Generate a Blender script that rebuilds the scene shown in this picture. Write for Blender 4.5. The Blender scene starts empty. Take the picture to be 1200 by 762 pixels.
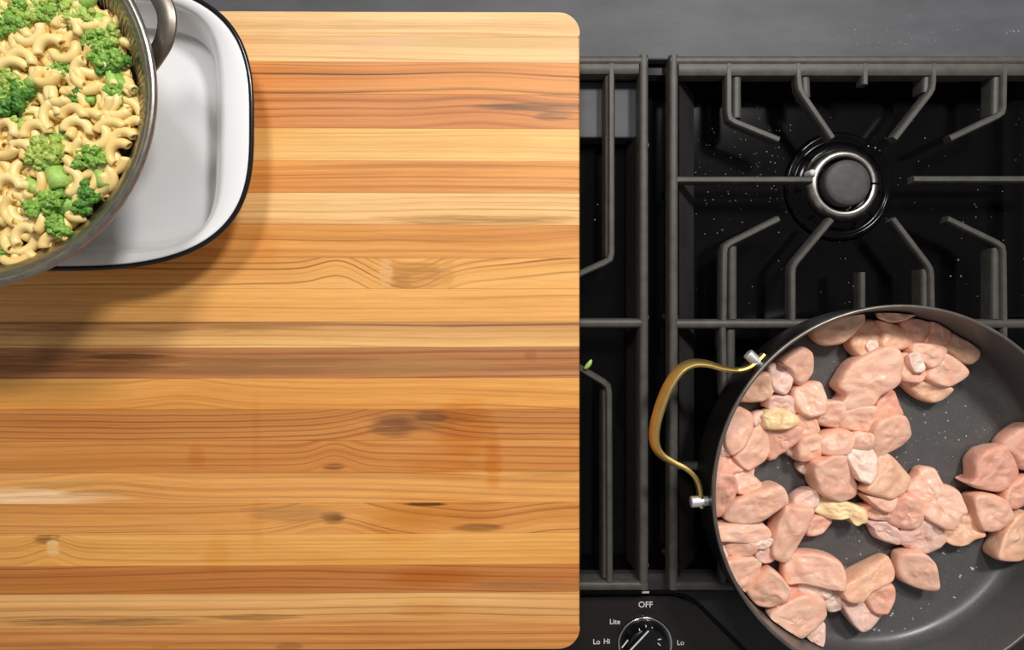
import bpy, bmesh, math, random
from mathutils import Vector, Matrix, noise

PI = math.pi
S = bpy.context.scene
COL = S.collection

# ------------------------------------------------------------------ camera
D, F, TH = 0.600, 800.0, math.radians(-0.8)      # height over the grates, focal length in px, roll
CX = math.tan(TH) * D
cam_d = bpy.data.cameras.new('camera')
cam_d.sensor_fit = 'HORIZONTAL'
cam_d.sensor_width = 36.0
cam_d.lens = F / 1200.0 * 36.0
cam_d.clip_start = 0.01
cam = bpy.data.objects.new('camera', cam_d)
COL.objects.link(cam)
cam.location = (CX, 0, D)
cam.rotation_euler = (0, TH, 0)
S.camera = cam

# ------------------------------------------------------------------ world, lights, exposure
w = bpy.data.worlds.new('kitchen_ambient')
S.world = w
w.use_nodes = True
w.node_tree.nodes['Background'].inputs[0].default_value = (0.98, 0.98, 1.0, 1)
w.node_tree.nodes['Background'].inputs[1].default_value = 0.25


def area(name, loc, aim, size, watts, color):
    l = bpy.data.lights.new(name, 'AREA')
    l.shape = 'DISK'
    l.size = size
    l.energy = watts
    l.color = color
    o = bpy.data.objects.new(name, l)
    COL.objects.link(o)
    o.location = loc
    o.rotation_euler = (Vector(aim) - Vector(loc)).to_track_quat('-Z', 'Y').to_euler()
    return o


area('hood_lamp_near_tray', (-0.16, 0.84, 1.36), (-0.12, 0.0, 0.0), 0.24, 10.4, (1.0, 0.965, 0.92))
area('hood_lamp_over_burner', (0.63, 0.86, 1.36), (0.25, 0.0, 0.0), 0.24, 19.5, (1.0, 0.965, 0.92))

S.view_settings.view_transform = 'Standard'
S.view_settings.look = 'None'
S.view_settings.exposure = 0.0
S.view_settings.gamma = 1.0
S.view_settings.use_curve_mapping = False

# ------------------------------------------------------------------ helpers
ORG = {}


def P(px, py, z):
    """the point at height z that the photograph shows at pixel (px, py)"""
    u, v = (px - 600.0) / F, (381.0 - py) / F
    dx = u * math.cos(TH) - math.sin(TH)
    dz = -u * math.sin(TH) - math.cos(TH)
    t = (z - D) / dz
    return Vector((CX + dx * t, v * t, z))


def lin(c):
    return tuple(((x / 255.0) / 12.92 if x / 255.0 <= 0.04045 else ((x / 255.0 + 0.055) / 1.055) ** 2.4) for x in c)


def rgba(c, k=1.0):
    l = lin(c)
    return (min(l[0] * k, 1), min(l[1] * k, 1), min(l[2] * k, 1), 1)


def tag(o, label=None, cat=None, group=None, kind=None):
    if label:
        o['label'] = label
    if cat:
        o['category'] = cat
    if group:
        o['group'] = group
    if kind:
        o['kind'] = kind
    return o


def thing(name, loc, label, cat, group=None):
    o = bpy.data.objects.new(name, None)
    o.empty_display_size = 0.02
    COL.objects.link(o)
    o.location = loc
    ORG[o.name] = Vector(loc)
    return tag(o, label, cat, group)


def link_mesh(name, me, mat, parent=None, origin=None):
    """me has world coordinates; they are made local to the parent or to origin"""
    o = bpy.data.objects.new(name, me)
    COL.objects.link(o)
    if parent is not None:
        org = ORG[parent.name]
        o.parent = parent
        me.transform(Matrix.Translation(-org))
        ORG[o.name] = org
    else:
        org = Vector(origin) if origin is not None else Vector((0, 0, 0))
        me.transform(Matrix.Translation(-org))
        o.location = org
        ORG[o.name] = org
    if mat is not None:
        me.materials.append(mat)
    return o


def from_bm(name, bm, mat, parent=None, origin=None, smooth=True, angle=None):
    bmesh.ops.recalc_face_normals(bm, faces=bm.faces[:])
    me = bpy.data.meshes.new(name)
    if angle is not None:
        for e in bm.edges:
            if len(e.link_faces) == 2 and e.calc_face_angle(0) > angle:
                e.smooth = False
    for f in bm.faces:
        f.smooth = smooth
    bm.to_mesh(me)
    bm.free()
    return link_mesh(name, me, mat, parent, origin)


def prism(bm, pts, z0, z1, bev=0.0, segs=2, bottom=False):
    """closed prism over a list of (x, y), top edges rounded by bev"""
    vb = [bm.verts.new((p[0], p[1], z0)) for p in pts]
    vt = [bm.verts.new((p[0], p[1], z1)) for p in pts]
    n = len(pts)
    bm.faces.new(vb[::-1])
    ft = bm.faces.new(vt)
    for i in range(n):
        bm.faces.new((vb[i], vb[(i + 1) % n], vt[(i + 1) % n], vt[i]))
    if bev > 0:
        ed = list(ft.edges)
        bmesh.ops.bevel(bm, geom=ed, offset=bev, segments=segs, profile=0.5, affect='EDGES')


def box(bm, a, b, bev=0.0):
    prism(bm, [(a[0], a[1]), (b[0], a[1]), (b[0], b[1]), (a[0], b[1])], a[2], b[2], bev)


def lathe(bm, prof, c, n=96, skip=None):
    """prof: list of (r, z); c: (x, y)"""
    rings = []
    for r, z in prof:
        if r < 1e-6:
            rings.append([bm.verts.new((c[0], c[1], z))])
        else:
            rings.append([bm.verts.new((c[0] + r * math.cos(2 * PI * i / n), c[1] + r * math.sin(2 * PI * i / n), z)) for i in range(n)])
    for k in range(len(rings) - 1):
        A, B = rings[k], rings[k + 1]
        for i in range(n):
            if skip and skip(k, i):
                continue
            j = (i + 1) % n
            if len(A) == 1 and len(B) == 1:
                continue
            if len(A) == 1:
                bm.faces.new((A[0], B[i], B[j]))
            elif len(B) == 1:
                bm.faces.new((A[i], A[j], B[0]))
            else:
                bm.faces.new((A[i], A[j], B[j], B[i]))


def tube(bm, path, rad, n=10, caps=True):
    """round tube along path; rad a number or a list"""
    rings = []
    m = len(path)
    path = [Vector(p) for p in path]
    up = Vector((0, 0, 1))
    for i, p in enumerate(path):
        t = (path[min(i + 1, m - 1)] - path[max(i - 1, 0)]).normalized()
        a = t.cross(up)
        if a.length < 1e-4:
            a = Vector((1, 0, 0))
        a.normalize()
        b = a.cross(t).normalized()
        r = rad[i] if isinstance(rad, (list, tuple)) else rad
        rings.append([bm.verts.new(p + (a * math.cos(2 * PI * k / n) + b * math.sin(2 * PI * k / n)) * r) for k in range(n)])
    for A, B in zip(rings, rings[1:]):
        for k in range(n):
            bm.faces.new((A[k], A[(k + 1) % n], B[(k + 1) % n], B[k]))
    if caps:
        bm.faces.new(rings[0][::-1])
        bm.faces.new(rings[-1])


def catmull(pts, sub=6, closed=False):
    pts = [Vector(p) for p in pts]
    n = len(pts)
    out = []
    rng = range(n) if closed else range(n - 1)
    for i in rng:
        if closed:
            p0, p1, p2, p3 = pts[(i - 1) % n], pts[i], pts[(i + 1) % n], pts[(i + 2) % n]
        else:
            p0, p1, p2, p3 = pts[max(i - 1, 0)], pts[i], pts[i + 1], pts[min(i + 2, n - 1)]
        for k in range(sub):
            t = k / sub
            out.append(0.5 * ((2 * p1) + (p2 - p0) * t + (2 * p0 - 5 * p1 + 4 * p2 - p3) * t * t + (3 * p1 - p0 - 3 * p2 + p3) * t ** 3))
    if not closed:
        out.append(pts[-1])
    return out


class NT:
    """small node writer"""

    def __init__(self, name):
        self.m = bpy.data.materials.new(name)
        self.m.use_nodes = True
        self.t = self.m.node_tree
        self.t.nodes.clear()
        self.out = self.t.nodes.new('ShaderNodeOutputMaterial')
        self.bsdf = self.t.nodes.new('ShaderNodeBsdfPrincipled')
        self.t.links.new(self.bsdf.outputs[0], self.out.inputs[0])
        self._pos = None

    def n(self, typ, **kw):
        x = self.t.nodes.new(typ)
        for k, v in kw.items():
            setattr(x, k, v)
        return x

    def set(self, sock, v):
        if hasattr(v, 'is_output') or isinstance(v, bpy.types.NodeSocket):
            self.t.links.new(v, sock)
        else:
            sock.default_value = v

    def obj(self):
        if self._pos is None:
            self._pos = self.n('ShaderNodeTexCoord').outputs['Object']
        return self._pos

    def math(self, op, a, b=0.0, c=0.0, clamp=False):
        x = self.n('ShaderNodeMath', operation=op)
        x.use_clamp = clamp
        self.set(x.inputs[0], a)
        self.set(x.inputs[1], b)
        self.set(x.inputs[2], c)
        return x.outputs[0]

    def mix(self, fac, a, b, blend='MIX'):
        x = self.n('ShaderNodeMix', data_type='RGBA', blend_type=blend)
        self.set(x.inputs[0], fac)
        self.set(x.inputs[6], a)
        self.set(x.inputs[7], b)
        return x.outputs[2]

    def noise(self, vec, scale, detail=3.0, rough=0.5, dist=0.0):
        x = self.n('ShaderNodeTexNoise')
        self.set(x.inputs['Vector'], vec)
        x.inputs['Scale'].default_value = scale
        x.inputs['Detail'].default_value = detail
        x.inputs['Roughness'].default_value = rough
        x.inputs['Distortion'].default_value = dist
        return x.outputs['Fac']

    def mapping(self, vec, loc=(0, 0, 0), scale=(1, 1, 1), rot=(0, 0, 0)):
        x = self.n('ShaderNodeMapping')
        self.set(x.inputs['Vector'], vec)
        x.inputs['Location'].default_value = loc
        x.inputs['Scale'].default_value = scale
        x.inputs['Rotation'].default_value = rot
        return x.outputs[0]

    def ramp(self, fac, stops, interp='LINEAR'):
        x = self.n('ShaderNodeValToRGB')
        x.color_ramp.interpolation = interp
        el = x.color_ramp.elements
        while len(el) > 1:
            el.remove(el[-1])
        el[0].position, el[0].color = stops[0][0], stops[0][1]
        for p, c in stops[1:]:
            e = el.new(p)
            e.color = c
        self.set(x.inputs[0], fac)
        return x.outputs[0]

    def bump(self, h, strength=0.2, dist=0.001):
        x = self.n('ShaderNodeBump')
        x.inputs['Strength'].default_value = strength
        x.inputs['Distance'].default_value = dist
        self.set(x.inputs['Height'], h)
        self.set(self.bsdf.inputs['Normal'], x.outputs[0])

    def b(self, name, v):
        self.set(self.bsdf.inputs[name], v)


def simple(name, c1, c2=None, rough=0.5, metal=0.0, scale=60.0, spec=0.5, coat=0.0, bump=0.0, bscale=400.0, detail=4.0, mscale=(1, 1, 1)):
    q = NT(name)
    v = q.mapping(q.obj(), scale=mscale)
    f = q.noise(v, scale, detail, 0.6)
    f = q.ramp(f, [(0.3, (0, 0, 0, 1)), (0.7, (1, 1, 1, 1))])
    q.b('Base Color', q.mix(f, rgba(c1), rgba(c2 or c1)))
    q.b('Roughness', rough)
    q.b('Metallic', metal)
    q.b('Specular IOR Level', spec)
    q.b('Coat Weight', coat)
    q.b('Coat Roughness', 0.12)
    if bump:
        q.bump(q.noise(v, bscale, 3.0), bump, 0.0006)
    return q.m


M_SLATE = simple('dark_slate', (62, 63, 67), (82, 83, 88), 0.52, 0, 26, 0.3, bump=0.15, bscale=220, mscale=(0.35, 1, 1))
M_IRON = simple('cast_iron', (62, 60, 56), (79, 76, 71), 0.48, 0, 90, 0.4, bump=0.25, bscale=900)
M_ENAMEL = simple('black_enamel', (5, 5, 6), (9, 9, 10), 0.14, 0, 20, 0.14)
M_TRIM = simple('charcoal_trim', (38, 37, 36), (48, 46, 44), 0.42, 0, 30, 0.35)
M_PANEL = simple('control_panel_black', (27, 23, 22), (36, 30, 28), 0.38, 0, 12, 0.35)
M_KNOB = simple('knob_black', (13, 13, 15), (17, 17, 19), 0.28, 0, 12, 0.4)
M_CHROME = simple('chrome', (225, 225, 225), (205, 205, 205), 0.16, 1.0, 80)
M_ALU = simple('burner_aluminium', (205, 200, 192), (165, 160, 152), 0.3, 1.0, 160)
M_CAP = simple('burner_cap_grey', (62, 62, 61), (76, 75, 73), 0.55, 0, 120, 0.35, bump=0.1)
M_ALU2 = simple('satin_chrome', (246, 246, 248), (250, 250, 250), 0.45, 0.85, 80)
M_PRINT = simple('white_print', (205, 203, 198), (215, 213, 208), 0.5)
M_STEEL = simple('brushed_steel', (150, 144, 136), (185, 180, 172), 0.3, 1.0, 140, mscale=(1, 1, 6))
M_STEELIN = simple('steel_inner', (150, 142, 122), (178, 170, 150), 0.34, 1.0, 140, mscale=(1, 1, 6))
M_BRASS = simple('brass', (236, 198, 112), (246, 212, 132), 0.38, 1.0, 120)
M_PANOUT = simple('pan_outside', (12, 12, 13), (17, 17, 18), 0.36, 0, 60, 0.3)
M_PANRIM = simple('pan_rim', (104, 98, 92), (124, 117, 110), 0.34, 0.6, 80)
M_WHITE = simple('white_enamel', (240, 241, 244), (243, 244, 246), 0.12, 0, 8, 0.5, coat=0.4)
M_BLKRIM = simple('black_enamel_rim', (14, 14, 18), (20, 20, 26), 0.18, 0, 40, 0.5)
M_FAT = simple('fat_white', (245, 222, 208), (236, 190, 178), 0.3, 0, 160, 0.5)
M_CRUMB = simple('crumb', (120, 114, 106), (176, 168, 158), 0.6, 0, 300)

q = NT('pan_nonstick')
f1 = q.noise(q.obj(), 55, 4.0)
f2 = q.noise(q.obj(), 900, 1.0)
sp = q.ramp(f2, [(0.70, (0, 0, 0, 1)), (0.76, (1, 1, 1, 1))])
c = q.mix(f1, rgba((76, 76, 77)), rgba((90, 88, 86)))
q.b('Base Color', q.mix(sp, c, rgba((140, 138, 133))))
q.b('Roughness', q.math('MULTIPLY_ADD', f1, 0.2, 0.26))
q.b('Specular IOR Level', 0.5)
q.bump(f2, 0.12, 0.0004)
M_NONSTICK = q.m


def meat(name, c1, c2, c3):
    q = NT(name)
    geo = q.n('ShaderNodeObjectInfo').outputs['Random']
    off = q.n('ShaderNodeCombineXYZ')
    q.set(off.inputs[0], geo)
    q.set(off.inputs[2], geo)
    va = q.n('ShaderNodeVectorMath', operation='ADD')
    q.set(va.inputs[0], q.obj())
    q.set(va.inputs[1], off.outputs[0])
    v = va.outputs[0]
    fa = q.ramp(q.noise(v, 75, 3.0, 0.55, 0.6), [(0.38, (0, 0, 0, 1)), (0.62, (1, 1, 1, 1))])
    st = q.ramp(q.noise(q.mapping(v, scale=(1, 3.2, 1), rot=(0, 0, 0.6)), 160, 3.0, 0.6, 0.8), [(0.52, (0, 0, 0, 1)), (0.72, (1, 1, 1, 1))])
    col = q.mix(fa, rgba(c1), rgba(c2))
    col = q.mix(q.math('MULTIPLY', st, 0.45), col, rgba(c3))
    q.b('Base Color', col)
    q.b('Roughness', q.math('MULTIPLY_ADD', fa, 0.15, 0.36))
    q.b('Subsurface Weight', 0.25)
    q.b('Subsurface Radius', (0.006, 0.002, 0.0015))
    q.b('Subsurface Scale', 0.6)
    q.b('Specular IOR Level', 0.45)
    q.b('Coat Weight', 0.15)
    q.b('Coat Roughness', 0.2)
    q.bump(q.noise(v, 300, 4.0, 0.65, 0.8), 0.45, 0.0014)
    return q.m


MEAT = {
    'p': meat('raw_chicken_pink', (240, 182, 154), (244, 196, 170), (250, 220, 202)),
    'r': meat('raw_chicken_rosy', (234, 168, 144), (241, 185, 160), (248, 210, 190)),
    'o': meat('raw_chicken_peach', (236, 180, 146), (242, 196, 164), (249, 218, 192)),
    'w': meat('raw_chicken_pale', (236, 188, 170), (242, 204, 188), (248, 224, 212)),
    'f': meat('chicken_fat_white', (240, 204, 186), (246, 218, 202), (250, 232, 220)),
    'y': meat('chicken_fat_yellow', (242, 202, 148), (248, 222, 172), (252, 234, 200)),
}

# ================================================================== LARGE STRUCTURE
# dark ledge behind the stove: a slab across the top of the frame
a, b = P(-420, 63.5, -0.004), P(1500, -160, -0.004)
bm = bmesh.new()
box(bm, (a.x, a.y, -0.05), (b.x, b.y, -0.004), 0.0015)
led = from_bm('countertop', bm, M_SLATE, None, ((a.x + b.x) / 2, (a.y + b.y) / 2, -0.05), smooth=False)
tag(led, 'dark grey brushed stone ledge running behind the stove grates and cutting board', 'countertop')

bm = bmesh.new()
c0 = P(120, 0, -0.014).x - 0.0305
box(bm, (-1.0, -0.62, -0.05), (c0, a.y - 0.0004, -0.004), 0.0015)
o = from_bm('countertop', bm, M_SLATE, None, ((c0 - 1.0) / 2, -0.2, -0.05), smooth=False)
tag(o, 'dark grey stone worktop under the left end of the cutting board', 'countertop')

# ------------------------------------------------------------------ cooktop
BASEC = P(800, 381, -0.06)
cook = thing('gas_cooktop', (BASEC.x, BASEC.y, -0.07), 'black enamel gas cooktop under the iron grates and cutting board', 'stove')
ZR, ZF = -0.014, -0.042


def tray(bm, x0, x1, y0, y1, zr, zf, slope, X0, X1, Y0, Y1, zb):
    """flat rim from the outer rectangle to the inner one, sloping walls and a floor"""
    def rect(ax, bx, ay, by, z):
        return [bm.verts.new(p) for p in ((ax, ay, z), (bx, ay, z), (bx, by, z), (ax, by, z))]
    R = [rect(X0, X1, Y0, Y1, zb), rect(X0, X1, Y0, Y1, zr), rect(x0, x1, y0, y1, zr),
         rect(x0 + slope * .35, x1 - slope * .35, y0 + slope * .35, y1 - slope * .35, zr - 0.004),
         rect(x0 + slope, x1 - slope, y0 + slope, y1 - slope, zf)]
    for A, B in zip(R, R[1:]):
        for i in range(4):
            bm.faces.new((A[i], A[(i + 1) % 4], B[(i + 1) % 4], B[i]))
    bm.faces.new(R[-1])


fr = P(0, 682, ZR).y
bk = P(0, 84, ZR).y
out_f, out_b = P(0, 698, ZR).y, led.location.y * 0 + P(0, 64.5, -0.004).y
out_b = min(out_b, P(0, 63.5, -0.004).y - 0.0005)
gapx = P(772, 381, ZR).x
XL, XR = P(120, 0, ZR).x, P(1330, 0, ZR).x
bm = bmesh.new()
tray(bm, XL, XR, fr, bk, ZR, ZF, 0.012, XL - 0.03, XR + 0.03, out_f, out_b, -0.07)
from_bm('burner_well', bm, M_ENAMEL, cook, smooth=False)
# charcoal front rail, lower apron, grey vent block behind the left burner
bm = bmesh.new()
yb, yt = P(0, 699, -0.010).y, P(0, 676, -0.012).y
box(bm, (XL, yb, -0.03), (XR, yt, -0.0125), 0.004)
from_bm('front_rail', bm, M_TRIM, cook, smooth=True, angle=0.6)
bm = bmesh.new()
box(bm, (XL, P(0, 860, -0.026).y, -0.07), (XR, yb - 0.0003, -0.026), 0.003)
from_bm('front_apron', bm, M_TRIM, cook, smooth=True, angle=0.6)
bm = bmesh.new()
v0, v1 = P(560, 161, -0.02), P(747, 74, -0.02)
box(bm, (v0.x, v0.y, ZF), (v1.x, v1.y + 0.004, -0.02), 0.0015)
from_bm('vent_block', bm, M_SLATE, cook, smooth=False)
# rear step seen under the right grate's back rail
bm = bmesh.new()
v0, v1 = P(806, 92, -0.019), P(1330, 76, -0.019)
box(bm, (v0.x, v0.y, ZF), (v1.x, v1.y + 0.004, -0.019), 0.0015)
from_bm('rear_step', bm, M_SLATE, cook, smooth=False)

# burner
bc = P(989, 216, -0.03)
c2 = (bc.x, bc.y)
bm = bmesh.new()
lathe(bm, [(0.052, ZF), (0.0505, ZF + 0.0035), (0.048, ZF + 0.0045), (0.0455, ZF + 0.0035), (0.044, ZF + 0.0015), (0.042, ZF + 0.0035), (0.036, ZF + 0.006), (0.033, ZF + 0.0062), (0.033, ZF)], c2, 96)
seat = from_bm('burner_seat', bm, M_ENAMEL, cook)
bm = bmesh.new()
lathe(bm, [(0.0345, ZF + 0.004), (0.034, ZF + 0.009), (0.0312, ZF + 0.0125), (0.0292, ZF + 0.0140), (0.0262, ZF + 0.0142), (0.0252, ZF + 0.0128), (0.0247, ZF + 0.006), (0.0345, ZF + 0.004)], c2, 96)
ring = from_bm('burner_ring', bm, M_ALU, cook)
bm = bmesh.new()
nx = P(1027, 215, -0.028)
box(bm, (nx.x - 0.0042, nx.y - 0.0009, ZF + 0.010), (nx.x + 0.0028, nx.y + 0.0009, ZF + 0.0147))
from_bm('ring_notch', bm, M_ENAMEL, ring, smooth=False)
bm = bmesh.new()
ig = P(951, 203, -0.028)
lathe(bm, [(0, ZF + 0.018), (0.0022, ZF + 0.0175), (0.0032, ZF + 0.016), (0.0034, ZF + 0.004)], (ig.x, ig.y), 20)
tag(from_bm('igniter', bm, M_PRINT, ring), 'pale ceramic igniter stub')
bm = bmesh.new()
lathe(bm, [(0.0205, ZF + 0.005), (0.0213, ZF + 0.014), (0.0211, ZF + 0.0185), (0.0200, ZF + 0.0200), (0.015, ZF + 0.0205), (0, ZF + 0.0206)], c2, 72)
from_bm('burner_cap', bm, M_CAP, cook)

# control panel, knob and markings
ZP = -0.0235
pts = [P(x, y, ZP) for x, y in ((560, 699), (790, 699), (800, 700.5), (808, 704), (816, 710), (868, 762), (905, 800), (915, 850), (560, 850))]
bm = bmesh.new()
prism(bm, [(p.x, p.y) for p in pts], -0.05, ZP, 0.002)
panel = from_bm('control_panel', bm, M_PANEL, cook, smooth=True, angle=0.6)
bm = bmesh.new()
pts2 = [P(x, y, ZP) for x, y in ((560, 696), (791, 696), (803, 697.5), (813, 702), (822, 709), (876, 762), (914, 800), (924, 850), (560, 850))]
prism(bm, [(p.x, p.y) for p in pts2], -0.05, ZP - 0.0018, 0.0004)
from_bm('panel_gap_shade', bm, M_ENAMEL, panel, smooth=False)  # added black plate paints the shaded recess line round the panel
kc = P(756.5, 756, -0.02)
bm = bmesh.new()
lathe(bm, [(0.0225, ZP), (0.0248, ZP + 0.0006), (0.0250, ZP + 0.0022), (0.0240, ZP + 0.0030), (0.0226, ZP + 0.0022)], (kc.x, kc.y), 72)
tag(from_bm('knob_bezel', bm, M_CHROME, panel), 'chrome ring round the knob')
knob_org = kc
bm = bmesh.new()
lathe(bm, [(0.0228, ZP), (0.0226, ZP + 0.004), (0.0205, ZP + 0.008), (0.0195, ZP + 0.014), (0.0185, ZP + 0.0155), (0, ZP + 0.0158)], (kc.x, kc.y), 60)
knob = from_bm('knob', bm, M_KNOB, cook)
zt = ZP + 0.016


def stroke(name, p0, p1, wd, z, h, mat, parent):
    d = (p1 - p0).normalized()
    nrm = Vector((-d.y, d.x, 0)) * wd / 2
    bm = bmesh.new()
    prism(bm, [((p0 - nrm).x, (p0 - nrm).y), ((p1 - nrm).x, (p1 - nrm).y), ((p1 + nrm).x, (p1 + nrm).y), ((p0 + nrm).x, (p0 + nrm).y)], z, z + h)
    return from_bm(name, bm, mat, parent, smooth=False)


# raised grip across the knob with its white pointer line
g0, g1 = P(735, 772, zt), P(766, 738, zt)
bm = bmesh.new()
dd = (g1 - g0).normalized()
nn = Vector((-dd.y, dd.x, 0)) * 0.0062
prism(bm, [((g0 - nn).x, (g0 - nn).y), ((g1 - nn).x, (g1 - nn).y), ((g1 + nn).x, (g1 + nn).y), ((g0 + nn).x, (g0 + nn).y)], zt - 0.002, zt + 0.003, 0.001)
from_bm('grip', bm, M_KNOB, knob, smooth=True, angle=0.5)
tag(stroke('pointer', P(738, 763, zt + 0.003), P(760, 739.5, zt + 0.003), 0.0013, zt + 0.003, 0.0003, M_PRINT, knob), 'white pointer line')
tag(stroke('edge_mark', P(728, 757, zt - .004), P(735, 748, zt - .004), 0.0012, zt - 0.0004, 0.0003, M_PRINT, knob), 'pale edge mark')
for x0, y0, x1, y1 in ((749, 737, 750, 740), (757, 733, 757.5, 737), (762, 736.5, 765, 736), (771, 750, 775, 749.5), (771, 754, 774, 757)):
    stroke('tick', P(x0, y0, zt), P(x1, y1, zt), 0.0009, zt - 0.0006, 0.0004, M_PRINT, knob)


def text(name, s, px, py, hpx, z, mat, parent, off=0.0):
    cu = bpy.data.curves.new(name, 'FONT')
    cu.body = s
    cu.align_x = 'CENTER'
    cu.align_y = 'CENTER'
    cu.size = hpx * 0.00075 * (D - z) / D / 0.72
    cu.offset = off
    cu.extrude = 0.0001
    tmp = bpy.data.objects.new(name, cu)
    COL.objects.link(tmp)
    me = bpy.data.meshes.new_from_object(tmp)
    bpy.data.objects.remove(tmp)
    bpy.data.curves.remove(cu)
    me.name = name
    p = P(px, py, z)
    me.transform(Matrix.Translation((p.x, p.y, z + 0.0001)))
    return link_mesh(name, me, mat, parent)


for s, px, py, h in (('OFF', 756.5, 709, 7), ('Lite', 720.5, 729, 6), ('Lo', 699, 752.5, 6), ('Hi', 711, 752, 6), ('Lo', 797.5, 753.5, 6)):
    tag(text('marking', s, px, py, h, ZP, M_PRINT, panel, 0.00008), 'white lettering ' + s)
tag(stroke('marking', P(752, 694.3, -0.0125), P(760.5, 694.3, -0.0125), 0.0016, -0.0128, 0.0006, M_PRINT, cook), 'short white dash')


# ------------------------------------------------------------------ grates
def bar(bm, pts, wt=0.0068, depth=0.012, flare=0.0, z=0.0):
    """iron bar along a polyline of world points, chamfered top, mitred bends"""
    n = len(pts)
    prof = [(-wt / 2 - flare, -depth), (-wt / 2, -0.0035), (-wt / 2 * 0.86, -0.0012), (-wt / 2 * 0.5, 0), (wt / 2 * 0.5, 0), (wt / 2 * 0.86, -0.0012), (wt / 2, -0.0035), (wt / 2 + flare, -depth)]
    rings = []
    for i, p in enumerate(pts):
        d0 = (pts[i] - pts[i - 1]).normalized() if i else (pts[1] - pts[0]).normalized()
        d1 = (pts[i + 1] - pts[i]).normalized() if i < n - 1 else d0
        t = (d0 + d1).normalized()
        nr = Vector((-t.y, t.x, 0))
        k = 1.0 / max(0.5, abs(nr.dot(Vector((-d0.y, d0.x, 0)))))
        rings.append([bm.verts.new((p.x + nr.x * o * k, p.y + nr.y * o * k, z + h)) for o, h in prof])
    m = len(prof)
    for A, B in zip(rings, rings[1:]):
        for i in range(m):
            bm.faces.new((A[i], A[(i + 1) % m], B[(i + 1) % m], B[i]))
    bm.faces.new(rings[0])
    bm.faces.new(rings[-1][::-1])


def finger(parent, pix, wt=0.0064, depth=0.010, web=None):
    pts = [P(x, y, 0) for x, y in pix]
    # soften the bend
    if len(pts) == 3:
        a_, m_, b_ = pts
        pts = [a_, m_ + (a_ - m_).normalized() * 0.006, m_ + ((a_ - m_).normalized() + (b_ - m_).normalized()) * 0.0012, m_ + (b_ - m_).normalized() * 0.006, b_]
    bm = bmesh.new()
    bar(bm, pts, wt, depth, 0.0, -0.0009)
    if web:                                    # cast web leaning towards the burner
        bar(bm, [P(x, y, 0) for x, y in web], wt * 1.25, 0.014, 0.0008, -0.004)
    return from_bm('finger', bm, M_IRON, parent, smooth=True, angle=0.7)


def rails(parent, segs, wt=0.0082, depth=0.013, z=0.0):
    for k, s in enumerate(segs):
        bm = bmesh.new()
        bar(bm, [P(x, y, 0) for x, y in s], wt, depth, 0.0006, z - 0.00012 * k)
        from_bm('rail', bm, M_IRON, parent, smooth=True, angle=0.7)


def skirt(parent, top, bot):
    """sloping cast skirt under a rail: top and bottom edges as (px, py, z)"""
    A = [P(*t) for t in top]
    B = [P(*t) for t in bot]
    bm = bmesh.new()
    th = Vector((0, 0, -0.004))
    vs = [bm.verts.new(p) for p in (A[0], A[1], B[1], B[0])] + [bm.verts.new(p + th) for p in (A[0], A[1], B[1], B[0])]
    bm.faces.new(vs[:4])
    bm.faces.new(vs[4:][::-1])
    for i in range(4):
        bm.faces.new((vs[i], vs[(i + 1) % 4], vs[4 + (i + 1) % 4], vs[4 + i]))
    return from_bm('skirt', bm, M_TRIM, parent, smooth=False)  # darker than the iron rails: shade of the steep face put into colour


def foot(parent, px, py, s=0.006):
    p = P(px, py, -0.012)
    bm = bmesh.new()
    lathe(bm, [(0, -0.006), (s * .6, -0.006), (s * 0.6, ZF + 0.004), (s * .7, ZF), (0, ZF)], (p.x, p.y), 12)
    from_bm('foot', bm, M_IRON, parent, angle=0.7)


gr = P(1014, 381, 0)
g = thing('burner_grate', (gr.x, gr.y, ZF), 'cast iron grate around the bare round burner and beneath the frying pan', 'grate')
RX = 1238
rails(g, [[(790, 64), (790, 692)], [(RX, 64), (RX, 692)], [(786, 70), (RX + 4, 70)], [(792, 380), (RX - 2, 380)], [(786, 688), (RX + 4, 688)]])
rails(g, [[(796, 79), (RX - 6, 79)]], 0.0145, 0.012, -0.0011)
skirt(g, [(796, 90, -0.012), (796, 676, -0.012)], [(813, 90, -0.036), (813, 676, -0.036)])
for px, py in ((789, 92), (789, 660), (RX, 92), (RX, 660), (789, 372), (RX, 372)):
    foot(g, px, py, 0.005)
T = 72
finger(g, [(855, T), (855, 139), (914, 163)], web=[(866, T + 8), (866, 136)])
finger(g, [(936, T), (938, 104), (977, 161)], web=[(947, T + 8), (948, 112)])
finger(g, [(1015, T), (1015, 98)])
finger(g, [(1096, T), (1095, 104), (1050, 162)], web=[(1091, T + 8), (1090, 106)])
finger(g, [(1179, T), (1178, 132), (1115, 162)], web=[(1173, T + 8), (1172, 132)])
finger(g, [(794, 210), (953, 210)])
finger(g, [(RX - 2, 209.5), (1072, 209.5)])
finger(g, [(914, 256), (850, 288), (849, 378)], web=[(861, 288), (861, 374)])
finger(g, [(976, 257), (930, 312), (930, 378)])
finger(g, [(1012, 319), (1012, 378)])
finger(g, [(1048, 256), (1093, 315), (1094, 378)], web=[(1089, 315), (1089, 374)])
finger(g, [(1112, 256), (1178, 288), (1179, 378)], web=[(1172, 290), (1172, 374)])
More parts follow.
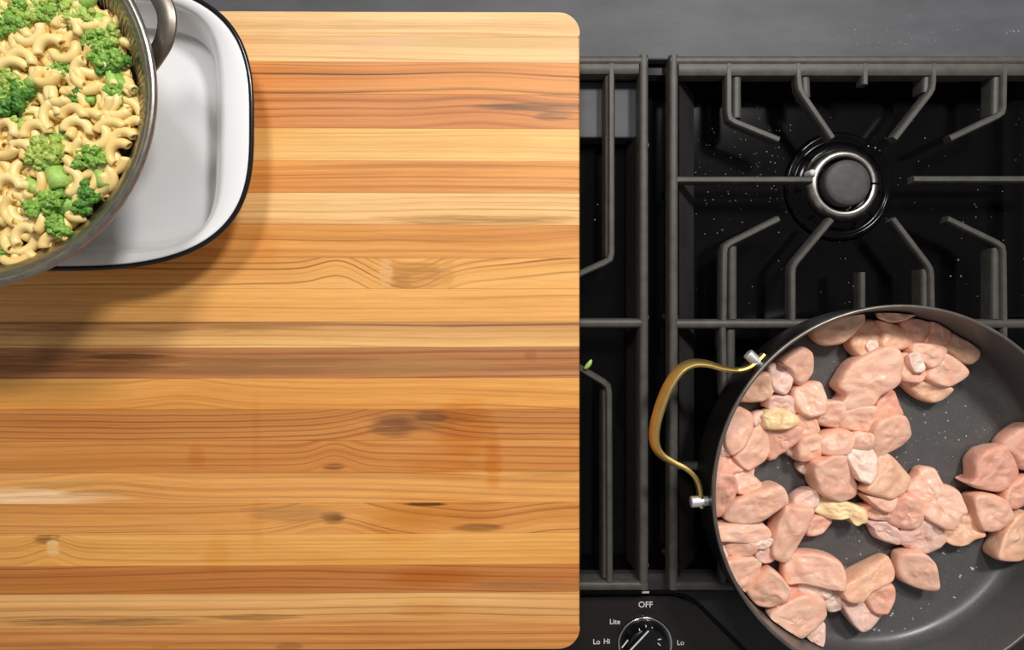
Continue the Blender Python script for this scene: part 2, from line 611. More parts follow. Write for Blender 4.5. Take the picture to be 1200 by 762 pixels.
# front burner half, mostly under the pan
finger(g, [(848, 382), (850, 470), (912, 500)], web=[(859, 386), (859, 464)])
finger(g, [(930, 382), (931, 444), (977, 500)])
finger(g, [(1094, 382), (1094, 444), (1049, 500)])
finger(g, [(1179, 382), (1178, 470), (1113, 500)])
finger(g, [(794, 548), (950, 548)])
finger(g, [(RX - 2, 548), (1072, 548)])
finger(g, [(912, 596), (850, 626), (849, 684)])
finger(g, [(977, 596), (931, 652), (931, 684)])
finger(g, [(1049, 596), (1094, 652), (1094, 684)])
finger(g, [(1113, 596), (1178, 626), (1179, 684)])

gl = P(520, 381, 0)
g2 = thing('burner_grate', (gl.x, gl.y, ZF), 'cast iron grate mostly covered by the wooden cutting board', 'grate')
LX = 310
rails(g2, [[(755, 64), (755, 692)], [(LX, 64), (LX, 692)], [(LX - 4, 70), (759, 70)], [(LX + 2, 379), (753, 379)], [(LX - 4, 688), (759, 688)]])
rails(g2, [[(LX + 6, 78), (749, 78)]], 0.013, 0.012, -0.0011)
skirt(g2, [(749, 160, -0.012), (749, 676, -0.012)], [(734, 160, -0.036), (734, 676, -0.036)])
for px, py in ((755, 172), (755, 660), (LX, 92), (LX, 660), (755, 372), (LX, 372)):
    foot(g2, px, py, 0.005)
finger(g2, [(717, T), (717, 304), (650, 334)], web=[(715, T + 8), (715, 300)])
finger(g2, [(650, 414), (714, 452), (715, 684)], web=[(712, 458), (712, 680)])
finger(g2, [(640, T), (638, 104), (600, 161)])
finger(g2, [(640, 684), (638, 650), (600, 596)])

# ================================================================== CUTTING BOARD
ZB = 0.035
bo = P(240, 387, ZB)
board = thing('cutting_board', (bo.x, bo.y, 0.0), 'large butcher block cutting board of striped teak strips under the enamel tray', 'cutting board')
XRB, XLB = P(679.5, 381, ZB).x, P(-190, 381, ZB).x
BND = [14, 43.5, 73.5, 111, 151, 189, 226.5, 264, 302.5, 338.5, 377.5, 407.5, 443, 479.5, 516, 553, 589, 625, 661.5, 694, 733, 761]
YB = [P(600, y, ZB).y for y in BND]

STAINS = [  # amber oil marks: px, py, rx, ry, strength
    (545, 500, 42, 40, .75), (520, 545, 60, 20, .5), (578, 540, 12, 40, .7), (520, 600, 75, 26, .4), (505, 675, 62, 14, .75),
    (470, 615, 45, 45, .3), (230, 535, 12, 18, .45), (255, 650, 18, 30, .3), (300, 500, 7, 60, .2), (500, 712, 45, 14, .35), (300, 620, 9, 40, .2),
    (310, 290, 22, 26, .3)]


def wood(i, A, B, lines, dark, patches=(), seed=0.0, amp=0.10, fs=5.0, knots=()):
    """one strip: colour across it from A to B, dark grain lines at fractions of its width"""
    q = NT('teak_strip')
    sx = q.n('ShaderNodeSeparateXYZ')
    q.set(sx.inputs[0], q.obj())
    X, Y = sx.outputs[0], sx.outputs[1]
    yt, yb = YB[i] - bo.y, YB[i + 1] - bo.y
    fr_ = q.math('DIVIDE', q.math('SUBTRACT', Y, yt), yb - yt)
    v1 = q.mapping(q.obj(), loc=(seed * 1.7, seed, seed * .3), scale=(fs, 22, 1))
    n1 = q.noise(v1, 1.0, 2.0, 0.5)
    u = q.math('ADD', fr_, q.math('MULTIPLY', q.math('SUBTRACT', n1, 0.5), amp * 2.4))
    n2 = q.noise(q.mapping(q.obj(), loc=(seed * 5.1, seed * .7, 0), scale=(2.2, 5, 1)), 1.0, 1.0)
    u = q.math('ADD', u, q.math('MULTIPLY', q.math('SUBTRACT', n2, 0.5), 0.75))
    for (kx, ky, krx, kamp) in knots:                      # grain swings around a knot
        p = P(kx, ky, ZB) - bo
        dx = q.math('DIVIDE', q.math('SUBTRACT', X, p.x), krx * 0.0007)
        ga = q.math('EXPONENT', q.math('MULTIPLY', q.math('MULTIPLY', dx, dx), -1.0))
        u = q.math('ADD', u, q.math('MULTIPLY', ga, kamp))
    KW = 1.0
    A, B = (A[0] * .972, A[1] * .942, A[2] * .885), (B[0] * .972, B[1] * .942, B[2] * .885)
    base = q.ramp(u, [(0.0, rgba(A, KW)), (0.45, rgba(tuple((A[k] * .62 + B[k] * .38) for k in range(3)), KW)), (1.0, rgba(B, KW))])
    # large soft colour drift along the strip
    dr = q.noise(q.mapping(q.obj(), loc=(seed, seed * 2, 0), scale=(4, 30, 1)), 1.0, 2.0)
    base = q.mix(q.math('MULTIPLY', q.math('SUBTRACT', dr, 0.42), 1.6, clamp=True), base, q.mix(1.0, base, rgba((226, 198, 166)), 'MULTIPLY'))
    if lines:
        st = [(0.0, (0, 0, 0, 1))]
        for (p_, wd, s_) in sorted(lines):
            lo = max(p_ - wd, st[-1][0] + 0.002)
            st += [(lo, (0, 0, 0, 1)), (max(lo + 0.004, p_), (s_, s_, s_, 1)), (min(max(lo + 0.008, p_ + wd * 0.45), 0.998), (0, 0, 0, 1))]
        msk = q.ramp(u, st[:31])
        fade = q.ramp(q.noise(q.mapping(q.obj(), loc=(seed * 3, 0, 0), scale=(6, 14, 1)), 1.0, 2.0), [(0.28, (.45, .45, .45, 1)), (0.55, (1, 1, 1, 1))])
        base = q.mix(q.math('MULTIPLY', q.math('MULTIPLY', msk, fade), 1.25, clamp=True), base, rgba(dark, .8))
    # growth bands: many thin soft lines following the same warp
    wv = q.n('ShaderNodeTexNoise')
    cmb = q.n('ShaderNodeCombineXYZ')
    q.set(cmb.inputs[0], q.math('MULTIPLY', X, 1.6))
    q.set(cmb.inputs[1], q.math('MULTIPLY', u, 8.0))
    cmb.inputs[2].default_value = seed
    q.set(wv.inputs['Vector'], cmb.outputs[0])
    wv.inputs['Scale'].default_value = 1.0
    wv.inputs['Detail'].default_value = 3.0
    wv.inputs['Roughness'].default_value = 0.62
    gb = q.ramp(wv.outputs['Fac'], [(0.28, (.60, .44, .30, 1)), (0.40, (.88, .80, .70, 1)), (0.52, (.98, .96, .94, 1)), (0.68, (1.07, 1.07, 1.07, 1))])
    base = q.mix(0.85, base, gb, 'MULTIPLY')
    fine = q.noise(q.mapping(q.obj(), loc=(seed, 0, 0), scale=(26, 1100, 1)), 1.0, 2.0, 0.6)
    fr2 = q.ramp(fine, [(0.3, (.86, .82, .77, 1)), (0.6, (1.03, 1.03, 1.03, 1))])
    base = q.mix(0.8, base, fr2, 'MULTIPLY')
    def spot(px, py, rx, ry, sharp=1.6, wob=0.55):
        p = P(px, py, ZB) - bo
        kx, ky = 0.0007 * rx, 0.0007 * ry
        dx = q.math('DIVIDE', q.math('SUBTRACT', X, p.x), kx)
        dy = q.math('DIVIDE', q.math('SUBTRACT', Y, p.y), ky)
        r2 = q.math('ADD', q.math('MULTIPLY', dx, dx), q.math('MULTIPLY', dy, dy))
        nn_ = q.noise(q.mapping(q.obj(), loc=(px * .01, 0, 0), scale=(16, 240, 1)), 1.0, 3.0, 0.6)
        r2 = q.math('ADD', r2, q.math('MULTIPLY', q.math('SUBTRACT', nn_, 0.5), wob * 2))
        return q.math('MULTIPLY', q.math('SUBTRACT', 1.0, r2), sharp, clamp=True)
    for (px, py, rx, ry, c_, s_) in patches:
        stk = q.ramp(q.noise(q.mapping(q.obj(), loc=(0, px * .1, 0), scale=(14, 420, 1)), 1.0, 3.0, 0.6), [(0.32, (.25, .25, .25, 1)), (0.6, (1, 1, 1, 1))])
        c_ = (c_[0], c_[1], c_[2] * (.8 if sum(c_) < 500 else 1))
        base = q.mix(q.math('MULTIPLY', q.math('MULTIPLY', spot(px, py, rx * 1.1, ry * 1.15, 1.5, 1.1), min(1.0, s_ * 1.25)), stk), base, rgba(c_))
    for (px, py, rx, ry, s_) in STAINS:
        if py + ry > BND[i] and py - ry < BND[i + 1]:
            base = q.mix(q.math('MULTIPLY', spot(px, py, rx, ry, 1.1, 1.0), s_), base, q.mix(1.0, base, rgba((238, 206, 104)), 'MULTIPLY'))
    q.b('Base Color', base)
    q.b('Roughness', q.math('MULTIPLY_ADD', fine, 0.12, 0.42))
    q.b('Specular IOR Level', 0.35)
    q.bump(fine, 0.08, 0.0004)
    return q.m


DK, DK2 = (120, 74, 40), (96, 66, 50)
GB = (176, 138, 108)
SPEC = [  # light A (upper edge), B (lower edge), dark lines (fraction, width, strength), dark colour, patches, knots, wander
    dict(A=(244, 212, 164), B=(246, 212, 160), lines=[(.55, .2, .25), (.8, .14, .3)], dark=(200, 150, 96)),
    dict(A=(240, 200, 146), B=(248, 214, 162), lines=[(.2, .18, .4), (.38, .2, .35)], dark=(196, 146, 98), patches=[(590, 49, 110, 9, (206, 168, 124), .8), (460, 50, 60, 7, (212, 172, 124), .5)]),
    dict(A=(228, 160, 84), B=(228, 158, 86), lines=[(.12, .05, .4), (.40, .06, .95), (.98, .12, .7)], dark=DK, knots=[(560, 90, 90, .14)], amp=.07),
    dict(A=(226, 156, 88), B=(214, 146, 84), lines=[(.05, .05, .7), (.30, .1, .5), (.52, .06, .6), (.72, .05, .5)], dark=DK, patches=[(630, 126, 75, 6, (118, 78, 58), .8), (650, 136, 24, 6, (120, 80, 60), .7)], knots=[(570, 112, 70, .2)], amp=.12),
    dict(A=(250, 208, 132), B=(250, 212, 142), lines=[(.12, .06, .45), (.5, .05, .2), (.85, .06, .25)], dark=(206, 146, 80)),
    dict(A=(236, 172, 96), B=(232, 166, 92), lines=[(.55, .07, .6), (.25, .08, .3), (.85, .07, .3)], dark=(176, 108, 52), amp=.05),
    dict(A=(250, 212, 152), B=(246, 204, 144), lines=[(.2, .06, .35), (.55, .05, .6), (.35, .05, .3)], dark=(190, 136, 84), patches=[(560, 258, 125, 6, (176, 128, 86), .9)], amp=.09),
    dict(A=(234, 172, 94), B=(236, 174, 98), lines=[(.3, .16, .3), (.75, .12, .3)], dark=(190, 124, 62), amp=.16, fs=7),
    dict(A=(240, 182, 104), B=(244, 190, 116), lines=[(.35, .06, .75), (.15, .06, .5), (.82, .06, .6)], dark=(160, 98, 44), patches=[(488, 322, 42, 15, (186, 126, 72), .8), (452, 318, 9, 18, (226, 172, 110), .8), (470, 330, 14, 9, (170, 112, 62), .6), (525, 318, 8, 22, (206, 148, 88), .6)], knots=[(480, 320, 46, -.7), (690, 330, 90, .3), (395, 312, 28, .25)], amp=.12),
    dict(A=(246, 190, 112), B=(248, 192, 118), lines=[(.3, .06, .2), (.55, .05, .25), (.7, .05, .2)], dark=(206, 142, 74), amp=.05),
    dict(A=(212, 162, 108), B=(252, 208, 138), lines=[(.10, .10, .85), (.95, .08, .4)], dark=(150, 100, 62), amp=.06, patches=[(330, 380, 90, 5, (164, 116, 78), .7), (160, 384, 150, 8, (150, 100, 58), .5)]),
    dict(A=(196, 138, 90), B=(200, 142, 94), lines=[(.12, .1, .5), (.38, .08, .5), (.75, .2, .5), (.97, .06, .6)], dark=(134, 86, 54), patches=[(300, 428, 170, 11, (150, 104, 74), .75), (60, 424, 140, 14, (122, 76, 44), .75), (480, 428, 110, 10, (176, 128, 92), .6), (150, 418, 60, 3, (96, 58, 30), .8), (622, 417, 7, 7, (150, 90, 56), .6)], amp=.1, fs=4),
    dict(A=(244, 184, 104), B=(238, 172, 92), lines=[(.35, .08, .25), (.6, .07, .25), (.9, .06, .4)], dark=(196, 128, 60), patches=[(60, 462, 90, 14, (206, 146, 84), .5)], knots=[(215, 452, 50, .2)], amp=.08),
    dict(A=(208, 142, 78), B=(216, 150, 84), lines=[(.1, .06, .5), (.3, .05, .6), (.5, .05, .55), (.68, .05, .5), (.88, .05, .6)], dark=(130, 78, 36), patches=[(490, 492, 60, 12, (150, 98, 62), .65), (462, 500, 30, 12, (122, 76, 56), .7), (505, 488, 20, 9, (112, 68, 46), .6)], knots=[(470, 498, 60, .45)], amp=.14),
    dict(A=(226, 160, 90), B=(220, 152, 82), lines=[(.2, .05, .3), (.45, .05, .45), (.65, .05, .4), (.85, .06, .45)], dark=(156, 96, 46), patches=[(392, 547, 14, 4, (128, 76, 40), .7), (80, 540, 120, 12, (196, 128, 70), .6)], knots=[(392, 546, 26, .3)], amp=.1),
    dict(A=(244, 184, 110), B=(246, 186, 112), lines=[(.3, .2, .2), (.7, .12, .3), (.95, .06, .5)], dark=(196, 136, 84), patches=[(40, 583, 95, 10, (252, 212, 164), .9), (60, 568, 60, 4, (196, 148, 100), .7), (110, 578, 40, 4, (190, 138, 92), .7), (640, 556, 50, 4, (190, 132, 78), .6)], knots=[(120, 570, 70, .25)], amp=.08),
    dict(A=(232, 166, 92), B=(240, 178, 104), lines=[(.08, .06, .5), (.3, .1, .4), (.93, .05, .6)], dark=(150, 92, 46), patches=[(390, 607, 15, 8, (116, 74, 46), .8), (345, 602, 60, 10, (182, 128, 90), .7), (500, 590, 26, 3, (104, 62, 36), .8), (560, 618, 30, 5, (128, 78, 42), .7), (470, 604, 60, 10, (206, 142, 70), .5)], knots=[(390, 606, 55, .5), (570, 616, 60, -.25)], amp=.14),
    dict(A=(246, 188, 108), B=(248, 190, 106), lines=[(.3, .06, .25), (.55, .05, .3), (.78, .06, .3)], dark=(200, 136, 66), patches=[(55, 632, 16, 6, (140, 88, 44), .7), (62, 642, 8, 12, (236, 190, 124), .8)], knots=[(58, 632, 25, .3)], amp=.06),
    dict(A=(208, 138, 74), B=(204, 134, 72), lines=[(.04, .06, .6), (.35, .08, .3), (.6, .07, .35), (.9, .06, .6)], dark=(140, 84, 40), patches=[(620, 686, 70, 5, (158, 108, 80), .7), (100, 686, 150, 8, (186, 116, 52), .5)], amp=.1, fs=3),
    dict(A=(244, 194, 130), B=(236, 180, 112), lines=[(.2, .06, .3), (.5, .07, .45), (.72, .06, .55)], dark=(156, 108, 70), patches=[(110, 729, 130, 5, (148, 106, 70), .8), (300, 724, 60, 4, (150, 104, 66), .7), (490, 720, 34, 2, (146, 92, 52), .7)], amp=.09),
    dict(A=(224, 158, 92), B=(228, 162, 96), lines=[(.3, .09, .35), (.65, .09, .35)], dark=(172, 108, 54), patches=[(340, 757, 16, 5, (150, 96, 54), .6), (188, 758, 12, 4, (190, 124, 50), .6)], amp=.1),
]
RC = 0.0175
for i, sp_ in enumerate(SPEC):
    yt, yb = YB[i], YB[i + 1]
    yt -= 0.00009
    yb += 0.00009
    if i == 0:
        pts = [(XLB, yb), (XRB, yb), (XRB, yt - RC)]
        pts += [(XRB - RC + RC * math.cos(t), yt - RC + RC * math.sin(t)) for t in [PI / 2 * k / 10 for k in range(1, 11)]]
        pts += [(XLB, yt)]
    elif i == len(SPEC) - 1:
        pts = [(XLB, yb)]
        pts += [(XRB - RC + RC * math.cos(t), yb + RC + RC * math.sin(t)) for t in [-PI / 2 + PI / 2 * k / 10 for k in range(0, 10)]]
        pts += [(XRB, yb + RC), (XRB, yt), (XLB, yt)]
    else:
        pts = [(XLB, yb), (XRB, yb), (XRB, yt), (XLB, yt)]
    bm = bmesh.new()
    prism(bm, pts, 0.0005, ZB)
    # round the outer arris of the board, ease the glue joints a hair
    bm.edges.ensure_lookup_table()
    outer, joint = [], []
    for e in bm.edges:
        z0, z1 = e.verts[0].co.z, e.verts[1].co.z
        if min(z0, z1) < ZB - 1e-5:
            continue
        m_ = (e.verts[0].co + e.verts[1].co) / 2
        horiz = abs(e.verts[0].co.y - e.verts[1].co.y) < 1e-7
        isout = (not horiz) or (i == 0 and m_.y > yt - 1e-5) or (i == len(SPEC) - 1 and m_.y < yb + 1e-5)
        (outer if isout else joint).append(e)
    bmesh.ops.bevel(bm, geom=outer, offset=0.0024, segments=3, profile=0.5, affect='EDGES')
    mt = wood(i, sp_['A'], sp_['B'], sp_['lines'], sp_['dark'], sp_.get('patches', ()), seed=3.17 * i + 1.3, amp=sp_.get('amp', .09), fs=sp_.get('fs', 5.0), knots=sp_.get('knots', ()))
    from_bm('plank', bm, mt, board, smooth=True, angle=0.5)

# ================================================================== ENAMEL TRAY
ZTR = 0.076
tc = P(295, 145, ZTR)
HX, HY = 0.160, 0.111
tcx, tcy = tc.x - HX, tc.y
tray_o = thing('enamel_tray', (tcx, tcy, ZB), 'white enamel baking tray with a black rim standing on the cutting board', 'tray')


def sup(hx, hy, n_, z, N=128, cx=0.0, cy=0.0):
    out = []
    for k in range(N):
        t = 2 * PI * k / N
        c_, s_ = math.cos(t), math.sin(t)
        out.append((tcx + cx + math.copysign(abs(c_) ** (2 / n_), c_) * hx, tcy + cy + math.copysign(abs(s_) ** (2 / n_), s_) * hy, z))
    return out


def loft(bm, rings, close_last=True, close_first=False):
    R = [[bm.verts.new(p) for p in r] for r in rings]
    N = len(R[0])
    for A, B in zip(R, R[1:]):
        for i in range(N):
            bm.faces.new((A[i], A[(i + 1) % N], B[(i + 1) % N], B[i]))
    if close_last:
        bm.faces.new(R[-1])
    if close_first:
        bm.faces.new(R[0][::-1])


bm = bmesh.new()
NI = 5.0
loft(bm, [sup(.116, .082, NI, ZB + .0004), sup(.121, .087, NI, ZB + .002), sup(.130, .0955, NI, ZTR - .008), sup(.138, .100, 4.2, ZTR - .0035), sup(HX - .0015, HY - .0015, 3.1, ZTR - .0015),
          sup(HX - .0010, HY - .0010, 3.1, ZTR), sup(HX - .003, HY - .003, 3.1, ZTR + .0005), sup(.140, .1015, 4.0, ZTR - .0015), sup(.1345, .0985, 4.6, ZTR - .004), sup(.1315, .0958, NI, ZTR - .010), sup(.124, .0890, NI, ZB + .007), sup(.119, .0845, NI, ZB + .0035), sup(.112, .078, NI, ZB + .0022)], True, True)
from_bm('basin', bm, M_WHITE, tray_o)
bm = bmesh.new()
ringp = sup(HX, HY, 3.1, ZTR, 160)
R = []
for k, p in enumerate(ringp):
    p = Vector(p)
    t = (Vector(ringp[(k + 1) % 160]) - Vector(ringp[k - 1])).normalized()
    nr = Vector((t.y, -t.x, 0))
    R.append([bm.verts.new(p + nr * 0.0019 * math.cos(a_) + Vector((0, 0, 0.0019 * math.sin(a_)))) for a_ in [2 * PI * j / 10 for j in range(10)]])
for k in range(160):
    A, B = R[k], R[(k + 1) % 160]
    for j in range(10):
        bm.faces.new((A[j], A[(j + 1) % 10], B[(j + 1) % 10], B[j]))
tag(from_bm('rim', bm, M_BLKRIM, tray_o), 'black enamel rolled rim')

# ================================================================== COLANDER
ZC = 0.155
cc = P(-52, 108, ZC)
ZCB = ZB + 0.0026
RR = 231 * 0.00075 * (D - ZC) / D
col_o = thing('colander', (cc.x, cc.y, ZCB), 'stainless steel colander of macaroni and broccoli standing in the white tray', 'colander')
NS = 450
prof = [(0.0, ZCB + .006), (0.035, ZCB + .006), (0.052, ZCB + .009), (0.066, ZCB + .018)]
zz = [(0.0640, .064), (0.0710, .075), (0.0770, .0845), (0.0840, .096), (0.0900, .107), (0.0960, .117), (0.1035, .129), (0.1112, .141), (0.1180, .150), (0.1242, ZC - .0005)]
prof += [(r * RR / 0.1285, z) for r, z in zz]
SLOT = {5: 0, 7: 1, 8: 1, 10: 0, 11: 0}
bm = bmesh.new()
lathe(bm, prof, (cc.x, cc.y), NS, skip=lambda k, i: k in SLOT and (i + SLOT[k]) % 3 == 0 and ((i * 0.8 + 10) % 180) < 92)
o = from_bm('bowl', bm, M_STEELIN, col_o)
md = o.modifiers.new('thickness', 'SOLIDIFY')
md.thickness = 0.0009
md.offset = 0
bm = bmesh.new()
lathe(bm, [(RR - .0052, ZC - .0022), (RR - .0048, ZC), (RR - .0030, ZC + .0012), (RR - .0012, ZC + .0008), (RR, ZC - .001), (RR - .0006, ZC - .003), (RR - .003, ZC - .0036), (RR - .0052, ZC - .0022)], (cc.x, cc.y), 160)
tag(from_bm('rim', bm, M_STEEL, col_o), 'flat rolled steel rim')
bm = bmesh.new()
lathe(bm, [(0.044, ZCB + .0075), (0.048, ZCB), (0.050, ZCB), (0.052, ZCB + .009)], (cc.x, cc.y), 72)
from_bm('foot_ring', bm, M_STEEL, col_o)
# strap handle at the right
hz = 0.146
hp = catmull([P(168, 84, hz - .006), P(181, 67, hz - .002), P(192, 48, hz + .002), P(196, 26, hz + .004), P(192, 6, hz + .004), P(178, -16, hz + .003), P(160, -32, hz + .002), P(140, -42, hz - .004)], 6)
bm = bmesh.new()
R = []
for k, p in enumerate(hp):
    t = (hp[min(k + 1, len(hp) - 1)] - hp[max(k - 1, 0)])
    t.z = 0
    t.normalize()
    nr = Vector((-t.y, t.x, 0))
    hw = 0.0058
    R.append([bm.verts.new(p + nr * a_ + Vector((0, 0, b_))) for a_, b_ in ((-hw, -.0016), (-hw - .0006, 0), (-hw, .0014), (0, .0006), (hw, .0014), (hw + .0006, 0), (hw, -.0016))])
for A, B in zip(R, R[1:]):
    for j in range(7):
        bm.faces.new((A[j], A[(j + 1) % 7], B[(j + 1) % 7], B[j]))
bm.faces.new(R[0])
bm.faces.new(R[-1][::-1])
M_STRAP = simple('dull_steel', (128, 121, 112), (146, 138, 128), 0.42, 1.0, 120)
tag(from_bm('handle', bm, M_STRAP, col_o), 'curved steel strap handle')


# ------------------------------------------------------------------ macaroni and broccoli
def heap_z(x, y):
    r = math.hypot(x - cc.x, y - cc.y) / 0.112
    return 0.1375 + 0.009 * max(0.0, 1 - r * r)


q = NT('macaroni')
rn = q.n('ShaderNodeObjectInfo').outputs['Random']
cp = q.ramp(rn, [(0, rgba((236, 200, 122))), (.5, rgba((241, 211, 138))), (1, rgba((245, 220, 152)))])
cp = q.mix(q.math('MULTIPLY', q.noise(q.obj(), 240, 3.0), 0.5), cp, rgba((245, 218, 150)))
q.b('Base Color', cp)
q.b('Roughness', 0.36)
q.b('Subsurface Weight', 0.2)
q.b('Subsurface Radius', (0.003, 0.002, 0.001))
q.b('Subsurface Scale', 0.5)
M_PASTA = q.m


def mac_bm(bm, arc, R0, rt, ri, M=None, n=10, seg=11):
    """curved hollow elbow lying in the xy plane, bulging to +y"""
    outer, inner = [], []
    for k in range(seg + 1):
        t = PI / 2 - arc / 2 + arc * k / seg
        cpos = Vector((R0 * math.cos(t), R0 * math.sin(t) - R0 * 0.6, 0))
        rad = Vector((math.cos(t), math.sin(t), 0))
        o_, i_ = [], []
        for j in range(n):
            a_ = 2 * PI * j / n
            d = rad * math.cos(a_) + Vector((0, 0, 1)) * math.sin(a_)
            for L, rr in ((o_, rt), (i_, ri)):
                p = cpos + d * rr
                L.append(bm.verts.new(M @ p if M is not None else p))
        outer.append(o_)
        inner.append(i_)
    for A, B in zip(outer, outer[1:]):
        for j in range(n):
            bm.faces.new((A[j], A[(j + 1) % n], B[(j + 1) % n], B[j]))
    for k in (0, seg):
        for j in range(n):
            bm.faces.new((outer[k][j], outer[k][(j + 1) % n], inner[k][(j + 1) % n], inner[k][j]))
    for A, B in ((inner[0], inner[2]), (inner[seg], inner[seg - 2])):
        for j in range(n):
            bm.faces.new((A[j], A[(j + 1) % n], B[(j + 1) % n], B[j]))


MACS = []
for arc, R0, rt in ((PI * 1.04, 0.0077, 0.0033), (PI * 0.88, 0.0086, 0.0033), (PI * 0.64, 0.0108, 0.0032)):
    bm = bmesh.new()
    mac_bm(bm, arc, R0, rt, 0.0019)
    bmesh.ops.recalc_face_normals(bm, faces=bm.faces[:])
    me = bpy.data.meshes.new('macaroni')
    for f in bm.faces:
        f.smooth = True
    bm.to_mesh(me)
    bm.free()
    me.materials.append(M_PASTA)
    MACS.append(me)

rnd = random.Random(11)
BROC_SCALE = 1.28
BROC = [  # px, py, radius in px, tone (0 pale .. 1 dark), stem direction, label
    (66, 196, 24, .22, -1.2, 'large pale green broccoli piece with broad cut stem in the middle of the macaroni'),
    (52, 229, 21, .55, 2.4, 'light green broccoli floret just below the large broad cut stem'),
    (100, 238, 19, .95, 2.8, 'dark green broccoli floret near the lower right colander wall'),
    (84, 270, 19, .6, 0.9, 'bright green broccoli floret nearest the bottom edge of the colander'),
    (117, 198, 20, .55, -1.3, 'green broccoli sprig with a forked stem right of the large broad cut stem'),
    (14, 117, 21, 1.0, 2.2, 'darkest green broccoli floret at the left edge of the picture'),
    (37, 104, 16, .35, 0.6, 'yellow green broccoli crown beside the darkest floret'),
    (33, 143, 13, .3, 1.0, 'small pale broccoli stem below the darkest floret'),
    (130, 82, 20, .45, -1.5, 'green broccoli piece with long stalk near the slotted colander wall'),
    (112, 58, 16, .4, -1.6, 'short thick broccoli stalk left of the long stalk'),
    (147, 84, 17, .7, -1.2, 'dark green broccoli stalk closest to the right colander wall'),
    (152, 106, 14, .5, 0.3, 'flat green broccoli scrap touching the right colander wall'),
    (127, 32, 17, .2, 1.9, 'yellow green broccoli crown under the colander slots'),
    (97, 10, 19, .3, 1.2, 'olive green broccoli stem piece at the top edge of the picture'),
    (62, 6, 17, .45, 1.6, 'broccoli floret at the top edge left of the olive stem piece'),
    (36, 10, 17, .3, 2.0, 'pale broccoli floret with fine buds at the top edge of the picture'),
    (11, 22, 21, .6, 2.6, 'broad green broccoli floret in the top left corner'),
    (98, 118, 12, .75, 0.0, 'small dark broccoli tuft left of the right colander wall among macaroni'),
    (74, 76, 13, .5, 2.0, 'green broccoli scrap half under the curved macaroni'),
    (4, 286, 13, .4, 0.6, 'green broccoli scrap at the lower left edge of the picture'),
    (75, 158, 9, .3, 1.5, 'thin light green broccoli sliver standing among macaroni'),
    (6, 90, 12, .35, 2.2, 'pale green broccoli bit above the darkest floret at the left edge'),
]


def green(name, a_, b_):
    q = NT(name)
    f_ = q.ramp(q.noise(q.obj(), 420, 3.0, .6), [(0.35, (0, 0, 0, 1)), (0.65, (1, 1, 1, 1))])
    q.b('Base Color', q.mix(f_, rgba(a_), rgba(b_)))
    q.b('Roughness', 0.42)
    q.b('Subsurface Weight', 0.12)
    q.b('Subsurface Radius', (0.001, 0.003, 0.001))
    q.b('Subsurface Scale', 0.4)
    q.bump(q.noise(q.obj(), 900, 2.0), 0.4, 0.0008)
    return q.m


FLOR = [green('floret_pale', (148, 176, 72), (184, 200, 100)), green('floret_green', (104, 152, 54), (146, 184, 78)), green('floret_dark', (58, 112, 32), (98, 150, 54))]
STEM = [green('stem_pale', (150, 190, 84), (172, 206, 108)), green('stem_green', (120, 172, 68), (148, 192, 88))]

for bi, (px, py, rp, tone, ang, lab) in enumerate(BROC):
    p = P(px, py, 0.142)
    r = rp * 0.00057 * BROC_SCALE
    dv = Vector((p.x - cc.x, p.y - cc.y, 0))
    if dv.length > 0.107 - r * .8:                        # keep it inside the bowl
        p = p - dv * (1 - (0.107 - r * .8) / dv.length)
    zb = heap_z(p.x, p.y) - 0.001
    t = thing('broccoli_floret', (p.x, p.y, zb - r * .35), lab, 'broccoli', 'broccoli pieces in the colander')
    rr = random.Random(100 + bi)
    d = Vector((math.cos(ang), math.sin(ang), 0))
    side = Vector((-d.y, d.x, 0))
    # stem with branches reaching into the crown
    bm = bmesh.new()
    base = Vector((p.x, p.y, zb)) + d * r * 0.85 + Vector((0, 0, r * .12))
    mid = Vector((p.x, p.y, zb)) + Vector((0, 0, r * .2))
    wst = r * (0.42 if tone < .4 else 0.30)
    tube(bm, [base, base * .6 + mid * .4, mid * .9 + base * .1], [wst, wst * .92, wst * .8], 9)
    tips = []
    nb = 5 if r > .009 else 4
    for k in range(nb):
        a_ = (k / (nb - 1) - .5) * 2.1
        e = mid + (-d * math.cos(a_) + side * math.sin(a_)) * r * rr.uniform(.55, .8) + Vector((0, 0, r * rr.uniform(.0, .3)))
        tube(bm, [mid, (mid + e) / 2 + Vector((0, 0, r * .06)), e], [wst * .55, wst * .42, wst * .34], 7)
        tips.append(e)
    from_bm('stem', bm, STEM[0 if tone < .6 else 1], t)
    bm = bmesh.new()
    for e in tips + [mid - d * r * .35 + Vector((0, 0, r * .15))]:
        for k in range(5):
            rad = r * rr.uniform(.14, .25)
            c_ = e + Vector((rr.uniform(-1, 1), rr.uniform(-1, 1), rr.uniform(-.3, .5))) * r * .26
            res = bmesh.ops.create_icosphere(bm, subdivisions=3, radius=rad, matrix=Matrix.Translation(c_))
            for v in res['verts']:
                dn = (v.co - c_).normalized()
                v.co += dn * rad * (0.6 * noise.noise(v.co * 700) + 0.45 * noise.noise(v.co * 1900))
    from_bm('floret', bm, FLOR[0 if tone < .4 else (1 if tone < .7 else 2)], t)

